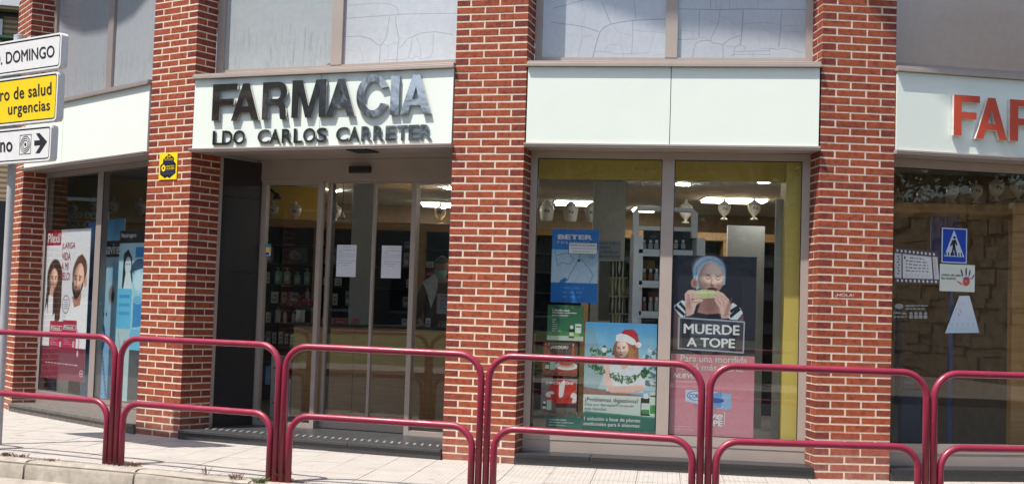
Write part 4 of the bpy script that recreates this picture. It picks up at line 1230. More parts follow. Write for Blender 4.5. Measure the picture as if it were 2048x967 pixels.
c.line([(.06, .705), (.30, .702), (.335, .69)], .003, (240, 226, 230), .9)
# toothpaste-like carton
c.poly([(.19, .745), (.63, .755), (.63, .84), (.60, .845), (.19, .81)], (196, 214, 232)); c.poly([(.60, .755), (.735, .76), (.735, .845), (.63, .85)], (150, 184, 220)); c.poly([(.40, .775), (.62, .75), (.62, .84), (.42, .828)], (86, 140, 200), .7)
c.ell(.545, .80, .105, .014, (52, 96, 170)); c.ell(.31, .778, .10, .026, (70, 120, 190), .9, .06); c.ell(.31, .778, .088, .022, (220, 230, 240)); c.line([(.30, .828), (.60, .84)], .004, (110, 150, 200), .8)
c.rect(.655, .862, .662, .935, (236, 220, 226)); c.words(.05, .26, .95, .004, (236, 210, 216), 5, .6, .03); c.words(.05, .30, .967, .004, (236, 210, 216), 6, .5, .03); c.words(.75, .93, .965, .004, (230, 190, 200), 7, .5, .02)
c.smudge(.06, 5)
bite, tp = poster('bite_advert', 'dark and pink advert of a white haired woman biting a corn cob', 'poster', WI[2], [(1344.5, 510), (1513, 513), (1507, 874), (1338.5, 870.5)], GI, c)
tp('MUERDE', .15, .381, .815, .436, M['pwhite'], .035); tp('A TOPE', .19, .456, .765, .508, M['pwhite'], .035)
tp('Para una mordida', .12, .553, .91, .592, M['pcream'], .02); tp('Ser\u00e1 m\u00e1s fuerte', .14, .600, .87, .638, M['pcream'], .02)
tp('NUEVO', .04, .657, .315, .684, M['pwhite'], .03, shear=.25)
tp('COR', .235, .767, .345, .791, M['pblue'], .02); tp('ve', .48, .875, .64, .905, M['pwhite'], .05, shear=.2); tp('TOPE', .36, .908, .64, .942, M['pwhite'], .06)

# --- digestive advert with winter hat
X = lambda x, y: ((x - 40) / 603, (y - 10) / 925)
c = Can(300, 450, (140, 186, 214))
c.grad(0, 0, 1, .32, (84, 160, 212), (150, 200, 224)); c.grad(0, .32, 1, .62, (160, 200, 216), (196, 212, 212))
for q_ in range(26):
    rr = random.Random(q_); c.ell(rr.random(), rr.uniform(.27, .45), rr.uniform(.03, .08), rr.uniform(.01, .03), (210, 222, 228), .5, .8)
c.poly(PX((40, 40), (110, 50), (220, 420), (150, 620), (40, 600)), (128, 154, 160), .45)
for q_ in range(70):
    rr = random.Random(100 + q_); E(rr.gauss(600, 28), rr.uniform(210, 540), 16, 10, rr.choice([(90, 116, 120), (214, 224, 226), (60, 88, 90)]), .8, .4, rr.uniform(-1, 1))
c.poly(PX((40, 570), (640, 640), (640, 660), (40, 640)), (150, 122, 112))
for q_ in range(7): c.line(PX((40 + q_ * 95, 575 + q_ * 8), (90 + q_ * 85, 640)), .004, (116, 90, 84), .8)
c.poly(PX((240, 380), (300, 345), (420, 345), (520, 370), (560, 480), (540, 600), (230, 600), (250, 480)), (226, 230, 234)); c.poly(PX((330, 340), (420, 340), (400, 400), (360, 410)), (230, 190, 172))
for q_ in range(5): c.line(PX((300 + q_ * 40, 400 + q_ * 6), (290 + q_ * 44, 590)), .003, (196, 202, 210), .7)
for dx in (-42, 48): c.poly(PX((385 + dx, 160), (430 + dx * 1.2, 200), (440 + dx * 1.2, 330), (405 + dx * 1.3, 370), (375 + dx * .9, 330), (380 + dx, 250)), (156, 92, 62))
E(360, 245, 82, 96, (150, 86, 58), 1, .1); u_, v_ = X(352, 236); u1, v1 = X(352 + 60, 236 + 82)
c.face(u_, v_, u1 - u_, v1 - v_, (246, 208, 192), rot=-.06, turn=-.10, light=(.3, -.4, .85), smile=.5, lips=(200, 76, 84), brow=(136, 90, 66), amb=.55)
def FX(f): return lambda rg: [X(*p) for p in f(rg)]
c.strands(FX(lambda rg: (lambda t: [(400 + 20 * t, 180), (418 + 30 * t, 240 + rg.uniform(-10, 10)), (408 + 44 * t, 310), (430 + 40 * t, 370)])(rg.random())), 26, .006, [(190, 122, 82), (140, 82, 54), (216, 150, 104)], 6, .7)
c.strands(FX(lambda rg: (lambda t: [(302 + 8 * t, 170), (296 + 10 * t, 240), (300 + 10 * t, 300)])(rg.random())), 12, .006, [(160, 98, 66), (130, 76, 50)], 7, .7)
for q_ in range(6): E(428 + (q_ % 2) * 18, 230 + q_ * 26, 20, 16, (186, 116, 78), .8, .4)
c.poly(PX((330, 110), (370, 70), (440, 64), (480, 100), (498, 180), (470, 190), (440, 130)), (176, 34, 44)); c.ell(*X(420, 105), .08, .045, (206, 56, 62), .6, .6)
c.poly(PX((300, 118), (340, 100), (400, 112), (460, 150), (475, 190), (440, 198), (380, 170), (300, 168)), (238, 236, 238)); E(490, 194, 25, 24, (240, 238, 240), 1, .15); E(480, 200, 14, 12, (214, 214, 220), .6, .7)
c.poly(PX((205, 372), (245, 365), (270, 480), (290, 560), (250, 600), (210, 520)), (238, 200, 186)); c.poly(PX((250, 590), (300, 560), (540, 530), (545, 580), (460, 610), (270, 612)), (236, 196, 180)); c.line(PX((270, 604), (460, 606), (545, 575)), .005, (200, 146, 130), .8)
def leaves(path, n, seed, sp=16):
    rr = random.Random(seed)
    for q_ in range(n):
        t = rr.random() * (len(path) - 1); i_ = int(t); f_ = t - i_
        x = path[i_][0] * (1 - f_) + path[i_ + 1][0] * f_ + rr.gauss(0, sp); y = path[i_][1] * (1 - f_) + path[i_ + 1][1] * f_ + rr.gauss(0, sp * .8)
        E(x, y, rr.uniform(10, 20), rr.uniform(4, 8), rr.choice([(46, 92, 56), (70, 120, 76), (34, 70, 48), (120, 156, 120)]), .95, .3, rr.uniform(-1.6, 1.6))
leaves([(90, 260), (180, 270), (260, 265)], 46, 1); leaves([(100, 380), (150, 400), (180, 440)], 50, 2, 18); leaves([(280, 470), (350, 500), (450, 490), (540, 440), (580, 420)], 110, 3, 16)
E(205, 245, 22, 26, (224, 224, 226), 1, .2); c.poly(PX((186, 226), (206, 205), (226, 226)), (50, 60, 60))
c.grad(0, .675, 1, .86, (212, 222, 214), (196, 212, 202))
c.poly([(0, .845), (.03, .83), (1, .862), (1, 1), (0, 1)], (40, 110, 92)); c.poly([(0, .845), (.03, .83), (1, .862), (1, .875), (.04, .845), (0, .86)], (70, 136, 116))
c.rect(.80, .69, .93, .85, (30, 22, 24)); c.ell(.865, .70, .065, .02, (30, 22, 24)); c.rect(.835, .645, .90, .695, (226, 230, 228)); c.rect(.81, .735, .92, .81, (206, 224, 208)); c.rect(.815, .795, .92, .835, (60, 140, 70)); c.rect(.92, .63, 1, .84, (214, 226, 214)); c.rect(.93, .66, 1, .675, (40, 110, 60)); c.rect(.93, .75, 1, .83, (70, 150, 84))
c.smudge(.05, 6)
dig, tp = poster('digestive_advert', 'blue winter advert of a woman in a red Santa hat', 'poster', WI[2], [(1171.5, 642.5), (1314, 647.5), (1309.5, 864), (1164.5, 857)], GI, c)
tp('\u00bfProblemas digestivos?', .02, .700, .765, .748, M['pgrey'], .012); tp('Deja que Iberogast\u00ae te ayude', .02, .752, .705, .784, M['pgrey'], 0, shear=.2); tp('esta Navidad', .02, .790, .325, .820, M['pgrey'], 0, shear=.2)
tp('1 soluci\u00f3n a base de plantas', .02, .880, .80, .924, M['pwhite'], .012); tp('medicinales para 6 s\u00edntomas:', .015, .928, .80, .972, M['pwhite'], .012)

# --- small green and red cards on the left of the middle window
def foliage_edge(c, seed, v=.05, n=60):
    rr = random.Random(seed)
    for _ in range(n): c.ell(rr.random(), v + rr.gauss(0, .02), .03, .012, rr.choice([(40, 80, 50), (90, 120, 90), (24, 54, 36)]), .9, .3, rr.uniform(-1, 1))
c = Can(130, 130, (40, 104, 64)); c.grad(0, 0, 1, 1, (36, 92, 60), (56, 124, 80)); foliage_edge(c, 1); foliage_edge(c, 2, .90, 30); c.rect(0, .87, 1, 1, (206, 214, 206), .8)
c.rect(.60, .66, .75, .92, (36, 26, 26)); c.rect(.635, .57, .715, .67, (220, 226, 222)); c.rect(.61, .76, .74, .87, (200, 220, 204)); c.rect(.77, .52, .94, .78, (214, 226, 216)); c.rect(.79, .58, .92, .62, (60, 120, 74)); c.ell(.80, .84, .10, .06, (170, 200, 90), .7, .8)
for q_ in range(6): c.words(.13, .13 + .12 + (q_ * 53 % 17) * .012, .42 + q_ * .062, .022, (216, 230, 220), 20 + q_, .85, .12)
gc, tp = poster('green_card', 'square green herbal remedy card below the blue brush poster', 'advert card', WI[2], [(1097, 607.5), (1168.5, 612), (1166, 683.5), (1092.5, 677)], GI + .001, c, 'small advert cards in the window')
tp('1 soluci\u00f3n a base', .13, .11, .60, .175, M['pwhite'], .03); tp('de plantas medicinales', .13, .19, .80, .25, M['pwhite'], .03); tp('para 6 s\u00edntomas:', .13, .265, .58, .325, M['pwhite'], .03)
c = Can(130, 128, (60, 44, 42)); c.grad(0, 0, 1, 1, (70, 62, 60), (122, 60, 56))
for x in (.05, .14, .84): c.rect(x, .05, x + .06, .42, (188, 72, 58)); c.ell(x + .03, .05, .02, .04, (240, 200, 150), .9, .6)
for x in (.3, .42, .55, .66): c.line([(x, .1), (x + .03, .4)], .012, (150, 150, 150), .6)
c.rect(0, .62, 1, 1, (158, 64, 60)); c.ell(.68, .70, .34, .12, (222, 218, 212)); c.ell(.68, .68, .25, .085, (190, 176, 168)); c.ell(.68, .54, .23, .16, (180, 66, 44), 1, .3); c.ell(.63, .48, .12, .07, (226, 150, 120), .8, .5)
for q_ in range(5): c.line([(.5 + q_ * .07, .44), (.56 + q_ * .07, .64)], .014, (120, 36, 28), .7)
c.rect(.08, .56, .2, .86, (34, 26, 26)); c.rect(.105, .47, .175, .57, (214, 220, 214)); c.rect(.085, .68, .195, .80, (196, 214, 200)); c.rect(.22, .50, .38, .82, (170, 204, 176)); foliage_edge(c, 5, .95, 40)
ac, tp = poster('red_card', 'dark red card with a plate of food and candles', 'advert card', WI[2], [(1086.5, 682), (1156, 688), (1153.5, 753.5), (1083.5, 747.5)], GI + .001, c, 'small advert cards in the window')
tp('\u00bfARDOR?', .22, .09, .73, .205, M['pwhite'], .04)
c = Can(130, 150, (120, 110, 108)); c.grad(0, 0, 1, 1, (150, 140, 136), (96, 84, 84))
c.poly([(.25, .20), (.45, .04), (.72, .02), (.98, .12), (1, .75), (.5, .78), (.2, .60), (.16, .40)], (196, 50, 36)); c.poly([(.50, .16), (.63, .04), (.68, .08), (.60, .62), (.50, .62)], (224, 220, 216)); c.ell(.25, .45, .13, .08, (224, 220, 216), 1, .3, -.5); c.ell(.92, .53, .1, .15, (224, 220, 216), 1, .2)
c.poly([(.26, .46), (.42, .44), (.52, .52), (.50, .66), (.38, .70), (.30, .60)], (170, 36, 28)); c.poly([(.48, .58), (.72, .44), (.9, .56), (.84, .70), (.58, .72)], (182, 44, 32)); c.line([(.55, .62), (.80, .54)], .012, (120, 22, 20), .8)
c.rect(.42, .70, 1, .82, (40, 22, 22)); c.rect(.05, .72, .16, .92, (30, 24, 26)); c.rect(.07, .66, .14, .73, (216, 220, 216)); c.rect(.055, .80, .155, .88, (190, 210, 196)); c.rect(.17, .62, .30, .90, (180, 206, 184)); foliage_edge(c, 8, .97, 40)
hc, tp = poster('santa_suit_card', 'card showing a red suited figure holding a round belly', 'advert card', WI[2], [(1083.5, 755), (1154.5, 757.5), (1152, 829), (1080.5, 824)], GI + .001, c, 'small advert cards in the window')
tp('\u00bfHINCHAZ\u00d3N?', .12, .07, .90, .185, M['pwhite'], .04)
c = Can(130, 60, (36, 104, 88)); c.grad(0, 0, 1, 1, (30, 90, 76), (52, 124, 108)); foliage_edge(c, 9, .05, 50)
g2, tp = poster('green_strip_card', 'low green card at the bottom left of the window', 'advert card', WI[2], [(1092.5, 829.5), (1163.5, 833), (1162, 857), (1090, 852)], GI + .001, c, 'small advert cards in the window')
tp('1 soluci\u00f3n a base', .10, .22, .58, .40, M['pcream'], .03); tp('de plantas medicinales', .10, .47, .78, .64, M['pcream'], .03); tp('para 6 s\u00edntomas:', .10, .71, .56, .88, M['pcream'], .03)
# --- brush poster (a stand-up panel set back from the glass)
c = Can(200, 320, (66, 142, 206)); c.rect(0, 0, 1, .28, (28, 122, 200)); c.grad(0, .28, 1, .73, (170, 204, 228), (196, 218, 232)); c.rect(0, .73, 1, 1, (26, 116, 196))
for p_ in ([(.06, .29), (.14, .50), (.22, .46), (.40, .48), (.48, .40), (.40, .36)], [(.62, .30), (.60, .40), (.40, .62), (.36, .70)], [(.62, .40), (.80, .52), (.90, .62), (.84, .72)], [(.12, .36), (.48, .30)]): c.line(p_, .009, (92, 138, 184), .85)
c.ell(.59, .425, .03, .015, (30, 60, 120)); c.poly([(.2, .70), (.3, .66), (.36, .69), (.30, .73), (.18, .73)], (40, 130, 200)); c.ell(.86, .37, .08, .03, (120, 180, 224), .8, .4); c.line([(.5, .72), (.66, .58)], .006, (150, 180, 200), .7)
for q_ in range(3): c.words(.26, .72 - q_ * .04, .80 + q_ * .06, .022, (90, 160, 220), 30 + q_, .8, .16)
c.smudge(.08, 8)
bt, tp = poster('brush_poster', 'blue upright panel advertising beauty tools', 'poster', WI[2], [(1103.5, 457.5), (1198, 458.5), (1194, 606), (1102, 604)], -.13, c, th=.012)
tp('BETER', .12, .075, .87, .142, M['pwhite'], .07); tp('PHARMACY', .12, .165, .80, .205, M['pcream'], 0, spacing=1.5)
c = Can(160, 76, (236, 238, 238)); c.rect(0, 0, 1, .04, (40, 44, 60)); c.rect(0, .96, 1, 1, (40, 44, 60)); c.rect(0, 0, .018, 1, (40, 44, 60)); c.rect(.982, 0, 1, 1, (40, 44, 60))
nt, tp = poster('duty_notice', 'small white notice about the pharmacy on duty, taped over the blue panel', 'notice', WI[2], [(1137, 484.5), (1195, 485), (1194.5, 508.5), (1136.5, 507)], GI, c, 'notices on the glass')
tp('FARMACIA DE GUARDIA', .05, .15, .95, .33, M['pgrey'], .01); tp('LUIS FERNANDEZ SALAS, JOSE LUIS', .05, .46, .95, .60, M['pgrey'], 0); tp('AVDA. DE LA RIOJA, 57', .14, .72, .86, .88, M['pgrey'], 0)
c = Can(120, 150, (150, 152, 154)); c.smudge(.1, 9)
cn, tp = poster('caution_notice', 'grey notice warning about cough and fever, inside the window', 'notice', WI[2], [(1194, 480), (1243, 481), (1240.5, 520), (1193, 519)], -.62, c, 'notices on the glass')
for q_, w in enumerate(('TIENE TOS O', 'FIEBRE,', 'EXTREME LA', 'PRECAUCI\u00d3N')): tp(w, .04, .08 + q_ * .22, (.95, .62, .9, .92)[q_], .22 + q_ * .22, M['pgrey'], .03)
# --- notices on the sliding leaves
c = Can(120, 190, (226, 228, 234)); rr = random.Random(4)
c.words(.35, .75, .07, .012, (190, 130, 130), 1, .6, .09)
for q_, (a_, b_) in enumerate(((.2, .95), (.12, .32), (.22, .98), (.1, .95), (.1, .22), (.16, .98), (.12, .8), (.3, .62))): c.words(a_, b_, .16 + q_ * .068, .010, (110, 112, 126), 40 + q_, .8, .07)
c.smudge(.04, 3)
for lab, q_ in (('white paper notice on the left hand sliding leaf', [(674, 489), (713, 489.5), (711, 554), (672, 552)]), ('white paper notice on the right hand sliding leaf', [(763.5, 490.5), (803, 491), (801, 556), (762, 555.5)])):
    poster('paper_notice', lab, 'notice', DO, q_, -.106, c, 'paper notices on the sliding leaves')
c = Can(50, 90, (60, 150, 210)); c.rect(0, .25, 1, .62, (236, 196, 40)); c.ell(.5, .4, .35, .12, (246, 220, 90)); c.rect(0, .62, 1, 1, (230, 236, 240)); c.poly([(.2, .85), (.3, .7), (.7, .72), (.85, .62), (.8, .85), (.7, .95), (.3, .95)], (40, 90, 170))
poster('pet_sticker', 'tiny blue and yellow pet sticker at the edge of the side light', 'sticker', DO, [(529, 487.5), (541.5, 487.5), (541, 511), (528.5, 511)], -.026, c)
# --- right hand window
c = Can(240, 180, (206, 206, 206)); c.rect(0, 0, 1, .16, (84, 78, 78)); c.rect(0, .85, 1, 1, (84, 78, 78)); c.rect(.16, .16, .19, .85, (84, 78, 78)); c.rect(.86, .16, .89, .85, (84, 78, 78))
for q_ in range(10):
    c.rect(.05 + q_ * .095, .05, .09 + q_ * .095, .12, (224, 224, 224)); c.rect(.05 + q_ * .095, .89, .09 + q_ * .095, .96, (224, 224, 224))
for q_ in range(7): c.ell(.08 + (q_ % 2) * .02, .25 + q_ * .08, .02, .02, (60, 58, 60), .9, .3); c.rect(.92, .25 + q_ * .08, .95, .28 + q_ * .08, (150, 150, 150))
c.rect(.19, .20, .86, .82, (222, 222, 222))
for q_ in range(5): c.words(.36 - .1 * (q_ > 0), .70 + .08 * (q_ > 0), .25 + q_ * .093, .04, (110, 110, 112), 70 + q_, .75, .07)
c.ell(.24, .26, .02, .04, (60, 60, 66))
for q_ in range(4): c.words(.24, .82, .70 + q_ * .03, .012, (170, 170, 170), 60 + q_, .7, .08)
fs_, tp = poster('film_strip_notice', 'curling paper notice bordered like a film strip', 'notice', WI[3], [(1789, 494), (1874, 503), (1879, 568), (1789.5, 565)], -.02, c, straight=False)
c = Can(110, 150, (16, 62, 168)); c.rect(0, 0, 1, .03, (200, 214, 230)); c.rect(0, .97, 1, 1, (200, 214, 230)); c.rect(0, 0, .04, 1, (200, 214, 230)); c.rect(.96, 0, 1, 1, (200, 214, 230))
c.poly([(.48, .05), (.90, .82), (.10, .82)], (196, 212, 222))
c.ell(.50, .27, .05, .04, (22, 26, 44)); c.poly([(.42, .34), (.56, .33), (.62, .48), (.58, .50), (.53, .42), (.54, .55), (.62, .80), (.54, .80), (.48, .60), (.44, .80), (.36, .80), (.43, .56), (.42, .46), (.36, .54), (.33, .50)], (22, 26, 44))
for q_ in range(7): c.poly([(.16 + q_ * .10, .70), (.20 + q_ * .10, .70), (.19 + q_ * .105, .80), (.14 + q_ * .105, .80)], (22, 40, 90))
poster('crossing_sign', 'blue pedestrian crossing sign seen at the right hand pane', 'sign', WI[3], [(1882, 457), (1932, 455), (1936, 525), (1885, 526)], -.02, c, th=.004)
c = Can(150, 115, (216, 222, 208))
for x, y, rx, ry, ro, col in ((.76, .62, .10, .16, .2, (196, 70, 66)), (.63, .30, .022, .14, -.25, (44, 36, 60)), (.75, .26, .022, .16, 0, (40, 34, 64)), (.85, .30, .02, .13, .2, (70, 50, 100)), (.945, .44, .018, .11, .55, (120, 60, 110)), (.58, .68, .022, .14, -1.05, (206, 90, 84))): c.ell(x, y, rx, ry, col, .95, .25, ro)
c.ell(.76, .50, .10, .06, (130, 60, 110), .7, .7); c.ell(.75, .60, .03, .03, (230, 190, 180), .6, .6)
hcd, tp = poster('hand_print_card', 'white card with a red and violet hand print', 'card', WI[3], [(1879, 528), (1949, 529), (1950, 583), (1880, 582)], -.02, c)
tp('QUIERO SER LIBRE,', .04, .37, .62, .45, M['pgrey'], .04); tp('NO VALIENTE.', .04, .49, .47, .57, M['pgrey'], .04)
c = Can(120, 130, (190, 204, 214)); c.grad(0, 0, 1, 1, (206, 214, 222), (178, 198, 212)); rr = random.Random(9)
for _ in range(9):
    x, y = rr.uniform(.2, .8), rr.uniform(.15, .72); c.ell(x, y, .028, .035, (160, 168, 186), .9, .4); c.line([(x, y - .03), (x, y + .07)], .014, (150, 160, 178), .8)
for q_ in range(6): c.line([(.1 + q_ * .16, .72), (.1 + q_ * .16, .82)], .01, (140, 150, 170), .8); c.line([(.07 + q_ * .16, .76), (.13 + q_ * .16, .76)], .01, (140, 150, 170), .8)
c.rect(0, .84, 1, .96, (170, 196, 206), .7)
poster('paper_bell', 'pale blue paper cut out like a lamp shade on the pane', 'paper cut-out', WI[3], [(1919, 591), (1939, 591), (1958.5, 664.5), (1890.5, 665.5)], -.02, c, straight=False)
st = thing('window_lettering', 'faint white health campaign lettering low on the right hand pane', 'sticker', WI[3].p(.1, 1.2, -.02))
text('lettering', '\u00bfSab\u00edas que...', WI[3], None, -.02, M['pwhite'], st, quad=pq(WI[3], [(1787, 622), (1815, 624), (1815, 629), (1787, 627)], -.02))
m_ = MB(); rr = random.Random(2)
for x0, x1, y in ((1811, 1855, 611), (1811, 1851, 617), (1787, 1814, 633)):
    while x0 < x1:
        w = rr.uniform(3, 9); (a0, b0), (a1, b1) = WI[3].sz(x0, y + 1.4, -.02), WI[3].sz(min(x0 + w, x1), y - 1.4, -.02)
        WI[3].box(m_, a0, a1, b0, b1, -.0205, -.02); x0 += w + 1.6
tag(m_.build('small_print', M['faint'], st), kind='stuff')
a0, b0 = WI[3].sz(1798, 612, -.02)
m_ = MB(); m_.add([WI[3].p(a0 + .04 * math.cos(q * PI / 8), b0 + .022 * math.sin(q * PI / 8), -.02) for q in range(16)], [tuple(range(16))]); m_.build('emblem', M['faint'], st)
for x in (1822, 1832, 1841, 1851):
    s, z = WI[3].sz(x, 629, -.02)
    m_ = MB(); m_.add([WI[3].p(s + .016 * math.cos(a), z + .012 + .012 * math.sin(a), -.02) for a in [q * PI / 4 for q in range(8)]], [tuple(range(8))]); WI[3].box(m_, s - .017, s + .017, z - .03, z - .002, -.021, -.02)
    m_.build('pictogram', M['faint'], st)
# ------------------------------------------------------------------ the shop interior
RM = [(-6.7, 19), (-5.62, 14.95), (-5.19, 14.42), (-3.32, 12.46), (-2.74, 12.25), (-2.45, 12.66), (.2, 11.62), (-.40, 11.25), (.142, 11.02), (2.43, 10.68), (3.06, 10.73), (5.72, 11.25), (6.5, 19)]
m_ = MB(); m_.prism(RM, .02, .082); tag(m_.build('shop_floor', M['floor']), kind='structure')
m_ = MB(); m_.prism(RM, 2.76, 2.9); tag(m_.build('shop_ceiling', M['ceil']), kind='structure')
m_ = MB(); m_.box(-6.8, 6.6, 19.0, 19.2, 0, 2.76); tag(m_.build('shop_back_wall', M['wallbrown']), kind='structure')
m_ = MB(); m_.prism([(5.72, 11.2), (5.95, 11.2), (6.7, 19.1), (6.5, 19.1)], 0, 2.76); tag(m_.build('shop_side_wall', M['mustard']), kind='structure')
m_ = MB(); m_.prism([(-5.62, 14.9), (-5.70, 14.85), (-6.85, 19.0), (-6.7, 19.0)], 0, 4.9); tag(m_.build('left_return_wall', M['wallbrown']), kind='structure')
# mustard lintels over the display windows, mustard wall end beside the right pane
for i, s0, s1 in ((2, -.1, 2.35),):
    F = WI[i]; m_ = MB(); F.box(m_, s0, s1, 2.43, 2.755, -.50, -.40)
    o = m_.build('lintel', M['mustard']); tag(o, 'mustard lintel band across the top of the middle display window', 'lintel')
m_ = MB(); WI[2].box(m_, 2.135, 2.32, .085, 2.75, -.95, -.10)
tag(m_.build('wall_end', M['mustard']), 'mustard wall end at the right of the middle display window', 'wall')
m_ = MB(); WI[2].box(m_, 2.08, 2.17, .085, 2.30, -.75, -.60)
tag(m_.build('cabinet_side', M['whitecol']), 'pale grey cabinet side standing behind the corn cob advert', 'cabinet')
# window display floors
for i, s0, s1, lab in ((2, .0, 2.19, 'display floor of the middle window'), (0, .0, 2.6, 'display floor of the left window')):
    m_ = MB(); WI[i].box(m_, s0, s1, .10, .20, -.75, -.08); o = m_.build('display_floor', M['whitecol']); tag(o, lab, 'platform')

YS = 15.7        # shelf wall
# tall shelf wall, seen through the entrance and the middle window
def px_box(mb, x0, y0, x1, y1, Y, dep):
    a = at(x0, y1, Y); b = at(x1, y1, Y); c_ = at(x0, y0, Y)
    mb.box(a.x, b.x, Y, Y + dep, a.z, c_.z)
a = at(500, 690, YS); b = at(706, 440, YS); zl = at(590, 446, YS).z
wallL, wallR, top = -3.45, 3.1, zl
unit = thing('shelf_wall', 'dark blue wall of pharmacy shelves with an oak ledge on top', 'shelving', (-.2, YS + .3, .082))
m_ = MB(); m_.box(-3.6, 3.6, YS + .36, YS + .40, .082, top - .05); m_.build('back_panel', M['navy'], unit)
m_ = MB(); m_.box(-3.6, 3.6, YS - .02, YS + .40, top - .05, top + .045); m_.build('ledge', M['wood'], unit)
for x in (at(632, 560, YS).x, at(841, 560, YS).x, .9, 2.6, -3.5):
    m_ = MB(); m_.box(x - .045, x + .045, YS - .01, YS + .36, .082, top - .051); m_.build('upright', M['wood'], unit)
sh_z = [at(590, y, YS).z for y in (489, 526, 568, 607, 646, 688)]
for z in sh_z + [.55, .25]:
    m_ = MB(); m_.box(-3.45, .85, YS + .02, YS + .358, z - .018, z); m_.build('shelf', M['navy'], unit)
for z in (1.9, 1.5, 1.1, .7):
    m_ = MB(); m_.box(.95, 3.5, YS + .02, YS + .358, z - .018, z); m_.build('shelf', M['black'], unit)
m_ = MB(); m_.box(-3.8, at(640, 400, YS + .8).x, YS + .8, YS + .9, 1.9, 2.755); tag(m_.build('shop_partition', M['mustard']), 'mustard partition above the shelf wall behind the jars', 'wall')
m_ = MB(); p_ = at(722, 640, 14.9); q_ = at(707, 362, 14.9); m_.box(q_.x, q_.x + .24, 14.9, 15.1, .082, 2.755)
tag(m_.build('pale_column', M['whitecol']), 'pale grey column beside the first door notice', 'column')
m_ = MB(); q_ = at(1188, 400, 14.6); m_.box(q_.x, q_.x + .36, 14.6, 14.8, .082, 2.755)
tag(m_.build('pale_column', M['whitecol']), 'wide pale grey column behind the blue beauty panel', 'column')
m_ = MB(); q_ = at(1456, 450, 14.2); r_ = at(1530, 450, 14.2); m_.box(q_.x, r_.x, 14.2, 14.26, .082, q_.z)
tag(m_.build('white_cabinet', M['whitecol']), 'pale cabinet door standing above the bite advert', 'cabinet', )

# counter
CY = 13.35
a, b = at(588, 643, CY), at(900, 657, CY)
zc = 1.07
cnt = thing('counter', 'oak fronted pharmacy counter with a dark top', 'counter', ((a.x + 1.2), CY, .082))
for q in range(4):
    x0 = a.x + q * .62
    m_ = MB(); m_.box(x0 + .002, x0 + .618, CY, CY + .04, .12, zc - .03); m_.build('front_panel', M['wood'], cnt)
m_ = MB(); m_.box(a.x - .03, a.x + 2.52, CY - .04, CY + .5, zc - .028, zc); m_.build('worktop', M['black'], cnt)
m_ = MB(); m_.box(a.x, a.x + 2.48, CY + .05, CY + .45, .082, zc - .03); m_.build('carcass', M['navy'], cnt)

# ceiling lights
LE = emit('lamp_disc', (1, .96, .88), 220); LP = emit('lamp_panel', (1, .92, .70), 9)
for x, y, w, lab in ((669, 381, 24, 'round ceiling light above the first door notice'), (1366, 368.5, 27, 'round ceiling light at the top of the right pane, left one'), (1528, 363.5, 27, 'round ceiling light at the top of the right pane, right one'), (898, 376, 22, 'round ceiling light at the edge of the right side light')):
    d = ray(x, y); t = (2.752 - EYE) / d.z; P = Vector((0, 0, EYE)) + d * t
    r = w / 2 / FPX * P.y
    root = thing('ceiling_light', lab, 'ceiling light', (P.x, P.y, 2.75), 'round ceiling lights')
    m_ = MB(); m_.lathe((P.x, P.y, 2.745), [(r, 0), (r, .01)], 20); m_.build('diffuser', LE, root)
    m_ = MB(); m_.lathe((P.x, P.y, 2.752), [(r * 1.12, 0), (r * 1.12, .012)], 20); m_.build('rim', M['white'], root)
for x0, x1, y, lab in ((845, 905, 408, 'ceiling light panel above the person in the shop'), (1112, 1190, 405, 'ceiling light panel behind the round jars'), (1408, 1528, 400, 'ceiling light panel behind the two footed jars'), (1268, 1310, 418, 'ceiling light panel beside the white stand')):
    d = ray((x0 + x1) / 2, y); t = (2.748 - EYE) / d.z; P = Vector((0, 0, EYE)) + d * t
    if P.y > 18.2: P = at((x0 + x1) / 2, y, 18.2)
    hw = (x1 - x0) / 2 / FPX * P.y
    root = thing('light_panel', lab, 'ceiling light', (P.x, P.y, 2.70), 'ceiling light panels')
    zz = min(P.z, 2.75)
    m_ = MB(); m_.box(P.x - hw, P.x + hw, P.y - .24, P.y + .24, zz - .025, zz); m_.build('diffuser', LP, root)
    m_ = MB(); m_.box(P.x - hw - .03, P.x + hw + .03, P.y - .27, P.y + .27, zz + .001, zz + .03); m_.build('housing', M['white'], root)

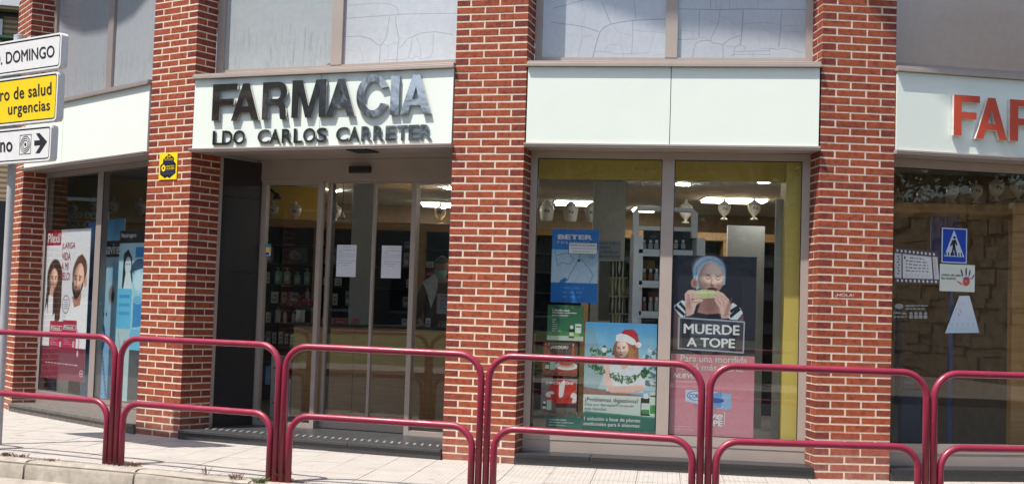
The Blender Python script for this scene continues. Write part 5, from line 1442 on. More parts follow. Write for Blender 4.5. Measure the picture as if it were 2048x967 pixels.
# old pharmacy jars on the ledge
JW = mat('glazed_pottery', (.76, .76, .72), .25, var=.08, scale=20); JB = mat('jar_cartouche', (.16, .17, .20), .4)
def jar(x, ybot, ytop, Y, label, shape):
    p = at(x, ybot, Y); h = at(x, ytop, Y).z - p.z
    root = thing('pharmacy_jar', label, 'jar', p, 'old pottery pharmacy jars')
    if shape == 'urn':
        prof = [(.16, 0), (.17, .03), (.07, .08), (.06, .15), (.12, .22), (.24, .34), (.29, .52), (.28, .64), (.22, .68)]
        lid = [(.30, .682), (.31, .70), (.20, .76), (.10, .83), (.04, .88), (.055, .93), (.045, .97), (.015, 1.0)]
        bz = .50; br = .29
    else:
        prof = [(.24, 0), (.29, .05), (.33, .30), (.36, .58), (.30, .74), (.20, .78)]
        lid = [(.24, .782), (.24, .84), (.19, .87), (.12, .93), (.05, 1.0)]
        bz = .45; br = .35
    m_ = MB(); m_.lathe(p, [(r * h, z * h) for r, z in prof], 18); m_.build('body', JW, root, smooth=True)
    m_ = MB(); m_.lathe(p, [(r * h, z * h) for r, z in lid], 18); m_.build('lid', JW, root, smooth=True)
    m_ = MB(); vs = []
    for iz in range(3):
        for ia in range(5):
            an = -PI / 2 + (ia - 2) * .17; zz = bz - .07 + iz * .07
            vs.append((p.x + br * h * 1.03 * math.cos(an), p.y + br * h * 1.03 * math.sin(an), p.z + zz * h))
    m_.add(vs, [(i * 5 + q, i * 5 + q + 1, i * 5 + q + 6, i * 5 + q + 5) for i in range(2) for q in range(4) if (i, q) not in ((0, 1), (1, 2))])
    m_.build('cartouche', JB, root)
for x, yb, yt, sh, lab in ((545, 441, 400, 'urn', 'footed jar nearest the wall lamp'), (590, 443, 402, 'urn', 'footed jar between the wall lamp and the door post'), (671, 443, 404, 'urn', 'footed jar behind the first sliding leaf'), (880, 446, 405, 'urn', 'footed jar above the person in the shop'),
        (1093, 441, 400, 'pot', 'round bellied jar left of the light panel'), (1141, 443, 402, 'pot', 'round bellied jar in front of the light panel'), (1183, 444, 404, 'pot', 'round bellied jar half hidden by the pale column'),
        (1371, 446, 398, 'urn', 'footed jar behind the white display stand'), (1448, 439, 396, 'urn', 'footed jar left of the pair over the pale cabinet'), (1508, 439, 394, 'urn', 'footed jar right of the pair over the pale cabinet')):
    jar(x, yb, yt, YS + .1, lab, sh)
for x, yb, yt, Y, lab in ((1795, 420, 376, 12.0, 'jar at the left edge of the right hand window'), (1846, 414, 370, 12.0, 'second jar from the left in the right hand window'), (1905, 406, 362, 12.0, 'third jar from the left in the right hand window'), (1952, 405, 360, 12.0, 'fourth jar from the left in the right hand window'), (1993, 403, 350, 12.0, 'large jar above the dark opening on the right'), (2036, 402, 350, 12.0, 'pale jar above the oak panel on the right')):
    jar(x, yb, yt, Y, lab, 'urn')
for x, yb, yt, lab in ((146, 432, 400, 'left jar high in the left display window'), (186, 432, 392, 'jar beside the mullion of the left display window'), (226, 434, 394, 'jar right of the mullion in the left display window'), (280, 436, 394, 'jar nearest the brick pillar in the left display window')):
    jar(x, yb, yt, 15.6, lab, 'urn')
p_ = at(213, 434, 15.6)
m_ = MB(); m_.box(-5.8, -4.2, 15.4, 15.85, p_.z - .07, p_.z - .002); tag(m_.build('ledge', M['wood']), 'oak ledge carrying jars in the left display window', 'shelf')
m_ = MB(); m_.box(-5.95, -3.7, 16.2, 16.3, .1, 2.755); tag(m_.build('shop_partition', M['mustard']), 'mustard partition at the back of the left display window', 'wall')
# right hand window interior
p_ = at(1900, 410, 12.0)
m_ = MB(); m_.box(3.45, 5.8, 11.85, 12.4, p_.z - .09, p_.z - .003); tag(m_.build('ledge', M['wood']), 'oak ledge carrying jars in the right hand window', 'shelf')
a, b = at(2026, 405, 11.5), at(2090, 405, 11.5)
m_ = MB(); m_.box(a.x, b.x, 11.5, 11.6, .082, a.z); tag(m_.build('oak_panel', M['wood']), 'tall oak panel at the right edge of the photo', 'panel')
m_ = MB(); m_.box(3.6, 5.95, 13.0, 13.1, .082, 2.755); tag(m_.build('shop_partition', M['wallbrown']), 'brown partition behind the right hand window', 'wall')
NB = mat('navy_enamel', (.02, .035, .10), .35)
sc_ = thing('weighing_scale', 'dark blue weighing machine at the left of the right hand window', 'scale', at(1818, 880, 11.6))
a, b = at(1797, 884, 11.6), at(1846, 884, 11.6); t_ = at(1797, 776, 11.6).z
m_ = MB(); m_.box(a.x, b.x, 11.6, 11.8, .1, t_); m_.build('body', NB, sc_, bevel=.02)
m_ = MB(); m_.tube([(at(1800, 800, 11.62).x, 11.7, t_ - .1), (at(1800, 800, 11.62).x, 11.7, at(1800, 610, 11.62).z)], .03, 12); m_.build('mast', NB, sc_, smooth=True)
a = at(1806, 764, 11.58)
m_ = MB(); m_.tube([(a.x, 11.58, a.z), (a.x + .09, 11.58, a.z)], .028, 14); m_.build('handle', mat('blue_grey_grip', (.12, .2, .3), .4), sc_, smooth=True)
a, b = at(1862, 470, 12.2), at(1919, 420, 12.2)
m_ = MB(); m_.box(a.x, b.x, 12.2, 12.22, at(1890, 520, 12.2).z, b.z); tag(m_.build('blue_board', mat('violet_blue', (.09, .10, .36), .5)), 'violet blue board behind the crossing sign', 'board')
a, b = at(1896, 885, 12.3), at(1903, 885, 12.3)
m_ = MB(); m_.box(a.x, b.x, 12.3, 12.34, .1, at(1900, 520, 12.3).z); tag(m_.build('blue_post', mat('bright_blue', (.08, .14, .5), .4)), 'thin bright blue post inside the right hand window', 'post')

# white display stand in the middle window
YD = 11.28
M['standwhite'] = mat('stand_white', (.88, .90, .86), .45, var=.02)
stnd = thing('display_stand', 'white stepped display stand with shelves of small goods', 'display stand', at(1330, 660, YD))
def spx(name, x0, y0, x1, y1, Y=YD, dep=.04, m=None):
    m_ = MB(); px_box(m_, x0, y0, x1, y1, Y, dep); return m_.build(name, m or M['standwhite'], stnd, bevel=.003)
spx('side_board', 1258, 470, 1277, 860, dep=.36); spx('side_board', 1385, 475, 1402, 860, dep=.36)
spx('frame_post', 1267, 424, 1277, 470, dep=.10); spx('frame_post', 1384, 424, 1395, 475, dep=.10)
m_ = MB(); A_ = [at(x, y, YD) for x, y in ((1267, 424), (1277, 412), (1386, 416), (1395, 426), (1395, 427), (1384, 424), (1383, 423), (1279, 420), (1277, 424))]
m_.add([p for p in A_] + [p + Vector((0, .1, 0)) for p in A_], [(0, 1, 2, 3, 4, 5, 6, 7, 8), tuple(range(17, 8, -1))] + [(i, 9 + i, 9 + (i + 1) % 9, (i + 1) % 9) for i in range(9)]); m_.build('top_rail', M['standwhite'], stnd)
spx('cross_rail', 1277, 451, 1385, 459, dep=.05)
for y in (497, 560, 621): spx('shelf', 1277, y, 1386, y + 9, dep=.32); spx('shelf_lip', 1277, y + 9, 1386, y + 14, Y=YD - .03, dep=.03)
spx('back_panel', 1277, 460, 1385, 860, Y=YD + .33, dep=.02, m=M['navy'])
PC = [mat('tiny_bottle_glass', (.45, .45, .42), .2), mat('amber_card', (.36, .22, .06), .5), mat('tea_carton', (.30, .12, .07), .5), mat('grey_carton', (.42, .42, .42), .5)]
rr = random.Random(12); cnts = {}
for row, (y, names) in enumerate(((497, 'bottle'), (560, 'bottle'), (621, 'bottle'))):
    for q, x in enumerate((1288, 1301, 1313, 1352, 1366)):
        p = at(x, y, YD + .06); h = (.075, .10, .12)[row]
        lab = 'tiny bottle on the %s stand shelf, %s from the left' % (('upper', 'middle', 'lower')[row], ('first', 'second', 'third', 'fourth', 'fifth')[q])
        root = thing('small_bottle', lab, 'bottle', p, 'tiny bottles on the white stand')
        m_ = MB(); m_.lathe(p, [(.018, 0), (.02, .01), (.02, h * .55), (.009, h * .68), (.009, h * .72)], 10); m_.build('body', PC[(row + q) % 4 if row else 0], root, smooth=True)
        m_ = MB(); m_.lathe(p, [(.012, h * .721), (.012, h)], 8); m_.build('cap', M['white'], root)
for q, (x, y) in enumerate(((1285, 527), (1302, 527))):
    p = at(x, y, YD + .2); m_ = MB(); m_.box(p.x - .035, p.x + .035, p.y, p.y + .03, p.z - .05, p.z + .03); tag(m_.build('amber_pack', PC[1]), ('left' if q == 0 else 'right') + ' amber pack under the upper stand shelf', 'pack')
p = at(1308, 590, YD + .15); m_ = MB(); m_.box(p.x - .05, p.x + .05, p.y, p.y + .04, p.z - .06, p.z + .03); tag(m_.build('tea_carton', PC[2]), 'reddish carton under the middle stand shelf', 'carton')
# rack of hanging green tools
rk = thing('blister_rack', 'narrow rack hung with green and yellow carded tools', 'rack', at(1238, 660, 11.9))
rr = random.Random(5); cg = [mat('card_dark_green', (.05, .09, .04), .5), mat('card_lime', (.28, .32, .05), .5), mat('card_grey', (.14, .15, .14), .5)]
m_ = MB(); px_box(m_, 1256, 466, 1259, 860, 11.8, .2); m_.build('lime_edge', mat('lime_edge', (.42, .52, .05), .5), rk)
for row, (y0, y1) in enumerate(((522, 553), (557, 590), (594, 625), (628, 655))):
    for q in range(5):
        x = 1222 + q * 7; m_ = MB(); p = at(x, y0, 11.9 + .01 * q)
        zb = at(x, y1, 11.9).z
        m_.tube([(p.x, p.y, p.z), (p.x + rr.uniform(-.006, .006), p.y - .01, (p.z + zb) / 2 + rr.uniform(-.02, .02)), (p.x + rr.uniform(-.008, .008), p.y, zb)], [.012, .008, .013], 8)
        m_.build('tool', cg[0] if row == 0 else cg[1 if row == 1 and q != 2 else rr.choice((0, 2, 1 if row == 3 else 2))], rk, smooth=True)
    m_ = MB(); px_box(m_, 1218, y1, 1256, y1 + 2.5, 11.9, .01); m_.build('hanger_bar', M['zinc'], rk)
# leaflet sheet beside the rack
c = Can(90, 200, (120, 124, 126)); c.rect(.35, .24, .95, .40, (30, 70, 140)); rr = random.Random(3)
for q in range(16): c.words(.12, .9, .05 + q * .055, .012, (170, 172, 174), q, .5, .1) if not .2 < .05 + q * .055 < .42 else None
q = [at(1198, 521, 12.0), at(1238, 521, 12.0)]
m_ = MB(); px_box(m_, 1196, 521, 1222, 640, 12.6, .01); tag(m_.build('leaflet_board', mat('leaflet_grey', (.20, .21, .21), .5)), 'grey leaflet panel below the caution notice', 'panel')

# ------------------------------------------------------------------ goods on the shelf wall
def Zs(v): return at(0, 0, 1)
def S7(x, y): return 520 + x / 2.845, 360 + y / 2.845
def S8(x, y): return 740 + x / 2.847, 360 + y / 2.847
GM = {'white': mat('carton_white', (.58, .58, .55), .5, var=.04), 'grey': mat('carton_grey', (.30, .30, .29), .5), 'kraft': mat('carton_kraft', (.34, .25, .18), .6), 'mint': mat('mint_lotion', (.20, .50, .36), .3), 'blue': mat('carton_blue', (.12, .26, .46), .5), 'red': mat('carton_red', (.42, .05, .05), .5), 'pink': mat('carton_pink', (.52, .22, .24), .5), 'yellow': mat('carton_yellow', (.45, .36, .06), .5), 'green': mat('carton_green', (.10, .30, .12), .5)}
def on_shelf(y):
    return None
def goods(kind, col, x0, y0, x1, y1, S, label, grp, Y=YS + .06, base=None):
    X0, Y0 = S(x0, y0); X1, Y1 = S(x1, y1)
    a, b = at(X0, Y1, Y), at(X1, Y0, Y)
    w, h = b.x - a.x, b.z - a.z
    zb = a.z
    if base is None:
        cand = [z for z in sh_z if abs(z - zb) < .09]
        if cand: zb = min(cand, key=lambda z: abs(z - zb))
    else: zb = base
    root = thing('pump_bottle' if kind == 'pump' else ('bottle' if kind == 'bottle' else 'product_box'), label, 'bottle' if kind != 'box' else 'box', (a.x + w / 2, Y, zb), grp)
    if kind == 'box':
        m_ = MB(); m_.box(a.x, b.x, Y, Y + min(.12, w * .8), zb, zb + h); m_.build('carton', GM[col], root)
        m_ = MB(); m_.box(a.x + w * .18, b.x - w * .18, Y - .0015, Y, zb + h * .2, zb + h * .42); m_.build('print_block', GM['grey' if col != 'grey' else 'white'], root)
        m_ = MB(); m_.box(a.x + w * .3, b.x - w * .12, Y - .0015, Y, zb + h * .62, zb + h * .7); m_.build('print_line', M['ink'], root)
    elif kind == 'pump':
        r = w / 2; cx = a.x + r
        m_ = MB(); m_.lathe((cx, Y + r * .5, zb), [(r * .92, 0), (r, .012), (r, h * .70), (r * .8, h * .76), (r * .25, h * .79)], 16, 1, .55); m_.build('body', GM[col], root, smooth=True)
        m_ = MB(); m_.lathe((cx, Y + r * .5, zb), [(r * .22, h * .791), (r * .22, h * .9), (r * .3, h * .905), (r * .3, h)], 10); m_.box(cx - r * .7, cx, Y + r * .5 - .006, Y + r * .5 + .006, zb + h * .94, zb + h * .985); m_.build('pump', GM[col], root)
        m_ = MB(); m_.box(cx - r * .5, cx + r * .5, Y - .062 * 0 - r * .06, Y + r * .0, zb + h * .2, zb + h * .5); m_.build('label', GM['white'], root)
    else:
        r = w / 2; cx = a.x + r
        m_ = MB(); m_.lathe((cx, Y + r * .6, zb), [(r * .95, 0), (r, .01), (r, h * .72), (r * .5, h * .80)], 14, 1, .6); m_.build('body', GM['white'], root, smooth=True)
        m_ = MB(); m_.lathe((cx, Y + r * .6, zb), [(r * .55, h * .801), (r * .55, h)], 12); m_.build('cap', GM[col], root)
G_ = 'goods on the shelf wall behind the entrance'
for q, (x0, y0, x1, y1) in enumerate(((80, 487, 125, 580), (132, 487, 175, 580), (191, 513, 235, 582), (247, 490, 291, 582))):
    goods('pump', 'mint', x0, y0, x1, y1, S7, ('mint green pump bottle, leftmost of the four', 'mint green pump bottle, second of the four', 'short mint green pump bottle, third of the four', 'mint green pump bottle nearest the door post')[q], 'mint green pump bottles')
GL = [('box', 'grey', 28, 375, 74, 462, 'grey box under the pet sticker'), ('box', 'white', 37, 515, 56, 580, 'slim carton left of the mint pump bottles'), ('box', 'white', 62, 628, 104, 692, 'white carton at the left under the pump bottles'),
      ('box', 'kraft', 120, 628, 153, 692, 'brown and grey tub under the second pump bottle'), ('box', 'grey', 166, 628, 217, 692, 'grey carton under the short pump bottle'), ('bottle', 'grey', 254, 600, 284, 692, 'white bottle under the pump bottle by the door post'),
      ('box', 'white', 32, 748, 60, 805, 'short white carton left of the red capped bottles'), ('bottle', 'kraft', 82, 708, 119, 805, 'tall white bottle with a brown cap'), ('bottle', 'red', 128, 730, 154, 808, 'white bottle with a red cap'), ('bottle', 'grey', 177, 738, 201, 808, 'white bottle left of the bouquet'),
      ('box', 'white', 14, 850, 26, 900, 'narrow carton at the left end of the lowest visible shelf'), ('box', 'grey', 32, 840, 62, 908, 'grey carton on the lowest visible shelf'), ('box', 'white', 69, 857, 93, 922, 'second white carton on the lowest visible shelf'), ('box', 'white', 104, 853, 131, 922, 'tall white carton on the lowest visible shelf'), ('box', 'white', 138, 865, 160, 925, 'carton beside the tall white one on the lowest shelf'), ('box', 'white', 170, 870, 195, 925, 'carton nearest the counter on the lowest shelf'),
      ('box', 'grey', 365, 402, 396, 490, 'grey box left of the red topped box'), ('box', 'blue', 397, 398, 436, 490, 'blue box with a red top behind the first leaf'), ('box', 'white', 360, 545, 398, 588, 'white and blue carton, left of the pair behind the first leaf'), ('box', 'white', 424, 545, 463, 588, 'white and blue carton, right of the pair behind the first leaf'),
      ('box', 'white', 370, 635, 400, 702, 'left tall carton with a pink foot'), ('box', 'white', 412, 637, 441, 702, 'right tall carton with a pink foot'), ('box', 'grey', 484, 622, 513, 705, 'tall grey carton beside the pale column')]
for k_, col, x0, y0, x1, y1, lab in GL: goods(k_, col, x0, y0, x1, y1, S7, lab, G_)
for k_, col, x0, y0, x1, y1, lab in (('box', 'blue', 195, 352, 234, 390, 'pale blue box behind the second sliding leaf'), ('box', 'grey', 190, 400, 226, 480, 'grey box under the pale blue one'), ('box', 'white', 205, 548, 223, 598, 'slim white box behind the second sliding leaf'), ('box', 'grey', 185, 648, 222, 708, 'pair of grey cartons above the counter end'),
        ('box', 'white', 318, 440, 362, 474, 'white box left of the person'), ('box', 'red', 314, 514, 372, 542, 'red packs left of the person')):
    goods(k_, col, x0, y0, x1, y1, S8, lab, G_)
for k_, col, x0, y0, x1, y1, lab in (('box', 'pink', 352, 762, 420, 792, 'pink sweet boxes on the counter, left'), ('box', 'red', 424, 760, 492, 792, 'red sweet boxes on the counter, right'), ('box', 'pink', 518, 762, 570, 800, 'pink carton at the counter beside the pale column')):
    goods(k_, col, x0, y0, x1, y1, S7, lab, 'goods on the counter', Y=CY + .1, base=zc)
for k_, col, x0, y0, x1, y1, lab in (('box', 'white', 316, 752, 346, 800, 'white box on the counter before the person'), ('box', 'red', 386, 762, 404, 798, 'red pack on the counter below the hanging notice'), ('box', 'green', 406, 764, 436, 798, 'green and yellow pack on the counter below the hanging notice'), ('box', 'grey', 180, 752, 214, 792, 'small grey box on the counter')):
    goods(k_, col, x0, y0, x1, y1, S8, lab, 'goods on the counter', Y=CY + .1, base=zc)
# framed picture on the top shelf
c = Can(120, 100, (60, 66, 70)); c.ell(.4, .5, .35, .32, (150, 156, 150), .9, .3); c.ell(.45, .62, .16, .10, (96, 100, 98), .9, .3); c.poly([(.2, .1), (.9, .0), (1, .9), (.7, 1), (.6, .4)], (84, 92, 96), .8); c.ell(.3, .38, .05, .04, (30, 32, 34)); c.smudge(.2, 3)
PL_ = Fr((at(575, 500, YS + .05).x, YS + .05), (at(616, 500, YS + .05).x, YS + .05))
a, b = S7(162, 382); d_, e_ = S7(272, 470)
poster('picture_card', 'grey portrait card standing on the top shelf', 'picture card', PL_, [(a, b), (d_, b), (d_, e_), (a, e_)], 0, c, th=.01)
# bouquet of dark red flowers on the counter
p = at(*S7(228, 790), CY + .2); p.z = zc
bq = thing('bouquet', 'bunch of dark red flowers on the counter', 'flowers', p)
m_ = MB(); m_.lathe(p, [(.035, 0), (.05, .02), (.045, .1), (.055, .13)], 12); m_.build('vase', GM['white'], bq, smooth=True)
rr = random.Random(8); m_ = MB(); ms_ = MB()
for q in range(46):
    a_ = rr.uniform(0, 2 * PI); r_ = rr.uniform(0, .19); z_ = .17 + rr.uniform(0, .15) * (1 - r_ / .25)
    c_ = p + Vector((math.cos(a_) * r_, math.sin(a_) * r_ * .6, z_)); s_ = rr.uniform(.012, .026)
    m_.lathe(c_, [(s_ * .3, -s_ * .6), (s_, 0), (s_ * .7, s_ * .5)], 6)
    if q % 4 == 0: ms_.tube([p + Vector((0, 0, .12)), c_ - Vector((0, 0, .01))], .004, 5)
m_.build('blossoms', mat('dark_red_petal', (.30, .03, .07), .6, var=.5), bq); ms_.build('stems', M['weed'], bq)
# wall lamp by the first jar
p = at(538, 382, YS + .4)
wl = thing('wall_lamp', 'small black swan neck wall lamp above the jars', 'wall lamp', p)
m_ = MB(); m_.tube([p + Vector((0, .35, 0)), p + Vector((0, .05, .03)), p + Vector((.03, -.02, .02)), p + Vector((.09, -.05, -.03))], .012, 8); m_.build('arm', M['black'], wl)
m_ = MB(); m_.lathe(p + Vector((.11, -.05, -.10)), [(.055, 0), (.05, .02), (.02, .07), (.012, .08)], 12); m_.build('shade', M['black'], wl)
# desk lamp pull hanging light
p = at(685, 430, 15.2)
pl_ = thing('pendant', 'thin pendant hanging beside the jar behind the first leaf', 'pendant', p)
m_ = MB(); m_.tube([p + Vector((0, 0, .03)), (p.x, p.y, 2.76)], .004, 6); m_.build('cord', M['black'], pl_)
m_ = MB(); m_.lathe(p, [(.03, -.03), (.026, .0), (.012, .03)], 10); m_.build('bell', GM['white'], pl_)
# cartons stacked below, behind the left side light
rr = random.Random(2)
for q, (x0, y0, x1, y1, col, lab) in enumerate(((538, 760, 582, 850, 'white', 'big white carton on the floor behind the left side light'), (541, 712, 562, 758, 'white', 'folded white papers low behind the left side light'), (530, 732, 541, 768, 'blue', 'dark blue box low behind the left side light'))):
    a, b = at(x0, y1, 13.6), at(x1, y0, 13.6)
    root = thing('stock_box', lab, 'box', (a.x, 13.6, a.z), 'stock boxes behind the side light')
    m_ = MB(); m_.box(a.x, b.x, 13.6, 13.9, max(a.z, .083), b.z); m_.build('carton', GM[col], root); m_ = MB(); m_.box(a.x + .02, b.x - .02, 13.598, 13.6, (a.z + b.z) / 2 - .012, (a.z + b.z) / 2 + .012); m_.build('tape', GM['grey'], root)
# notice hanging over the counter
CF = Fr((at(870, 600, 13.3).x, 13.3), (at(912, 600, 13.3).x, 13.3))
c = Can(100, 130, (150, 150, 160))
hn, tp = poster('distance_notice', 'hanging notice asking customers to keep distance, cut by the pillar', 'notice', CF, [S8(384, 645), S8(446, 645), S8(444, 760), S8(378, 760)], 0, c)
for q, w in enumerate(('MANT', 'DISTA', 'SEGU', 'POR')): tp(w, .28, .08 + q * .2, (.95, .98, .92, .8)[q], .2 + q * .2, M['pgrey'] if q != 1 else M['pred'], .02)

# ------------------------------------------------------------------ person behind the counter
def person():
    Y = 14.15
    hd = at(*S8(412, 500), Y)                      # middle of the head
    X, ZH = hd.x, hd.z
    root = thing('person', 'person in a brown top and pale green face mask behind the counter', 'person', (X, Y, .082))
    me = D.meshes.new('body'); vs, es, rs = [], [], []
    def v(x, y, z, r, par=None):
        vs.append((x, y, z - .082)); rs.append(r)
        if par is not None: es.append((par, len(vs) - 1))
        return len(vs) - 1
    k_ = (ZH - .082) / 1.62
    H = lambda h: .082 + h * k_
    pel = v(0, 0, H(.95), (.15, .11)); wa = v(0, 0, H(1.10), (.135, .095), pel); ch = v(0, -.01, H(1.30), (.155, .105), wa); sh = v(0, 0, H(1.42), (.10, .08), ch); nk = v(0, -.01, H(1.50), (.052, .055), sh); nk2 = v(0, -.015, H(1.54), (.052, .056), nk)
    for s in (-1, 1):
        hip = v(s * .09, 0, H(.88), (.085, .09), pel); kn = v(s * .10, .0, H(.50), (.056, .06), hip); an = v(s * .10, .02, H(.10), (.036, .04), kn); v(s * .11, -.12, H(.035), (.034, .028), an)
        so_ = v(s * .175, 0, H(1.39), (.056, .056), sh); el = v(s * .25, -.02, H(1.10), (.043, .043), so_); wr = v(s * .22, -.22, H(1.02), (.028, .026), el); pa = v(s * .20, -.29, H(1.005), (.036, .018), wr)
        for q, (dx, L) in enumerate(((-.028, .065), (-.010, .078), (.010, .074), (.027, .058))):
            f1 = v(s * .20 + dx, -.33, H(1.0), (.0095, .0095), pa); f2_ = v(s * .20 + dx * 1.1, -.33 - L * .55, H(.99), (.0085, .0085), f1); v(s * .20 + dx * 1.1, -.33 - L * .9, H(.972), (.007, .007), f2_)
        t1 = v(s * .20 - s * .042, -.275, H(.998), (.011, .011), pa); v(s * .20 - s * .055, -.315, H(.985), (.009, .009), t1)
    me.from_pydata(vs, es, [])
    b = D.objects.new('body', me); COL.objects.link(b); b.parent = root
    sk = b.modifiers.new('skin', 'SKIN'); 
    for i, r in enumerate(rs): me.skin_vertices[0].data[i].radius = r
    me.skin_vertices[0].data[0].use_root = True
    sb = b.modifiers.new('sub', 'SUBSURF'); sb.levels = 1; sb.render_levels = 2
    SKM = mat('skin', (.36, .20, .14), .55, var=.06)
    me.materials.append(SKM)
    # head with nose, brow, chin and ears
    bm = bmesh.new(); bmesh.ops.create_uvsphere(bm, u_segments=28, v_segments=20, radius=1)
    for q in bm.verts:
        x, y, z = q.co; zz = z
        w = .078 * (1 - .22 * max(0, -zz)); d = .098
        X_, Y_, Z_ = x * w, y * d, z * .122
        if y < -.3:
            nose = math.exp(-((x / .16) ** 2) - ((z + .10) / .16) ** 2) * .022
            brow = math.exp(-((z - .18) / .12) ** 2 - (x / .6) ** 2) * .006
            eye = -sum(math.exp(-(((x - e) / .16) ** 2) - ((z - .04) / .10) ** 2) for e in (-.38, .38)) * .009
            mouth = math.exp(-((x / .3) ** 2) - ((z + .42) / .09) ** 2) * .006
            chin = math.exp(-((x / .3) ** 2) - ((z + .78) / .16) ** 2) * .010
            Y_ -= nose + brow + eye + mouth + chin
        q.co = (X_, Y_, Z_)
    for s in (-1, 1):
        g = bmesh.ops.create_uvsphere(bm, u_segments=10, v_segments=8, radius=1)
        for q in g['verts']: q.co = (s * .079 + q.co.x * .012, .012 + q.co.y * .022, -.004 + q.co.z * .034)
    hm = D.meshes.new('head'); bm.to_mesh(hm); bm.free(); hm.materials.append(SKM)
    for p in hm.polygons: p.use_smooth = True
    ho = D.objects.new('head', hm); COL.objects.link(ho); ho.parent = root; ho.location = (0, -.02, ZH - .082); ho.rotation_euler = (R(6), 0, R(-18))
    def shell(name, test, m, grow, par):
        bm = bmesh.new(); bm.from_mesh(hm)
        bmesh.ops.delete(bm, geom=[f for f in bm.faces if not test(f.calc_center_median())], context='FACES')
        for q in bm.verts: q.co *= grow
        n_ = D.meshes.new(name); bm.to_mesh(n_); bm.free(); n_.materials.append(m)
        o = D.objects.new(name, n_); COL.objects.link(o); o.parent = par
        sd = o.modifiers.new('thick', 'SOLIDIFY'); sd.thickness = .006; sd.offset = 1
        for p in n_.polygons: p.use_smooth = True
        return o
    shell('hair', lambda c: (c.z > .055 - .0 * c.y and c.y > -.085) or (c.y > .02 and c.z > -.06 and abs(c.x) < .085 and c.z < .2 and not (abs(c.x) > .076 and c.z < .03)), mat('grey_hair', (.10, .09, .085), .7, var=.4, scale=60), 1.03, ho)
    mk = shell('face_mask', lambda c: c.y < -.035 and -.115 < c.z < -.012, mat('mask_green', (.28, .52, .44), .7), 1.06, ho)
    # eyes
    m_ = MB()
    for s in (-1, 1): m_.lathe(Vector((s * .030, -.093, .004 - .004)), [(.002, -.006), (.009, -.003), (.009, .003), (.002, .006)], 8)
    eo = m_.build('eyes', M['black'], None); eo.parent = ho; eo.location = (0, -.085, .004)
    eo.data.transform(Matrix.Translation((0, 0, 0)))
    # white coat, open at the neck
    vs, es, rs = [], [], []
    a0 = v(0, .005, H(.62), (.21, .15)); a1 = v(0, .005, H(.95), (.19, .14), a0); a2 = v(0, 0, H(1.12), (.165, .12), a1); a3 = v(0, -.008, H(1.31), (.185, .13), a2); a4 = v(0, .004, H(1.425), (.12, .092), a3)
    for s in (-1, 1):
        b1 = v(s * .18, 0, H(1.40), (.072, .07), a4); b2 = v(s * .255, -.02, H(1.10), (.060, .058), b1); v(s * .228, -.19, H(1.03), (.046, .044), b2)
    cm = D.meshes.new('sweater'); cm.from_pydata(vs, es, []); co_ = D.objects.new('sweater', cm); COL.objects.link(co_); co_.parent = b
    co_.modifiers.new('skin', 'SKIN')
    for i, r in enumerate(rs): cm.skin_vertices[0].data[i].radius = r
    cm.skin_vertices[0].data[0].use_root = True
    sb = co_.modifiers.new('sub', 'SUBSURF'); sb.levels = 1; sb.render_levels = 2
    cm.materials.append(mat('brown_knit', (.13, .085, .035), .85, var=.15, scale=60))
    for o in (b, co_):
        pass
person()
# crumpled clear sheet hanging at the counter beside the person
bm_ = MB(); rr = random.Random(6)
pts = [S8(302, 578), S8(330, 560), S8(372, 528), S8(384, 560), S8(386, 610), S8(376, 650), S8(352, 715), S8(346, 730), S8(338, 690), S8(320, 630)]
P_ = [at(x, y, 13.25 + rr.uniform(-.04, .04)) for x, y in pts]; cm_ = at(*S8(350, 610), 13.18)
n = len(P_)
bm_.add(P_ + [cm_] + [p + Vector((0, .004, 0)) for p in P_] + [cm_ + Vector((0, .004, 0))], [(i, n, (i + 1) % n) for i in range(n)] + [(n + 1 + (i + 1) % n, 2 * n + 1, n + 1 + i) for i in range(n)] + [(i, (i + 1) % n, n + 1 + (i + 1) % n, n + 1 + i) for i in range(n)])
tag(bm_.build('hanging_sheet', mat('plastic_sheet', (.46, .46, .47), .3, var=.2, scale=10)), 'crumpled pale plastic sheet hanging left of the masked person', 'plastic sheet')

# ------------------------------------------------------------------ displays in the left window
F = WI[0]
c = Can(160, 400, (150, 196, 224)); c.grad(0, 0, 1, .12, (60, 140, 190), (120, 180, 210)); c.rect(0, .12, 1, .21, (24, 24, 28)); c.grad(0, .21, 1, 1, (170, 200, 216), (120, 170, 210))
c.ell(.55, .42, .14, .05, (120, 100, 96), .8, .5); c.ell(.60, .43, .07, .028, (40, 36, 40), .95, .4); c.ell(.2, .53, .03, .012, (60, 60, 70)); c.ell(.34, .53, .03, .012, (60, 60, 70))
c.ell(.18, .66, .16, .075, (36, 84, 150), 1, .2); c.ell(.16, .655, .10, .042, (214, 226, 236), 1, .2); c.ell(.16, .655, .05, .02, (60, 110, 170))
for q in range(12): c.ell(.22 + .28 * q / 11, .74 + .24 * q / 11, .04, .014, (40, 70, 120), .9, .3); c.ell(.22 + .28 * q / 11, .74 + .24 * q / 11, .02, .006, (150, 190, 220), .9, .3)
c.poly([(0, .76), (.2, .78), (.1, 1), (0, 1)], (40, 100, 170), .8); c.ell(.7, .3, .3, .06, (90, 160, 210), .5, .8)
c.smudge(.06, 4)
dm, tp = poster('baby_banner', 'blue banner with a toy chain behind the left window', 'banner', F, [(208, 440), (244, 437), (238, 800), (190, 797)], -.20, c, th=.01)
tp('suavinex', .02, .135, .98, .195, M['pwhite'], .01)
c = Can(180, 500, (160, 206, 226)); c.rect(0, 0, 1, .075, (22, 22, 26)); c.grad(0, .075, 1, 1, (166, 208, 226), (150, 196, 214)); c.rect(.62, .10, 1, .16, (40, 130, 200))
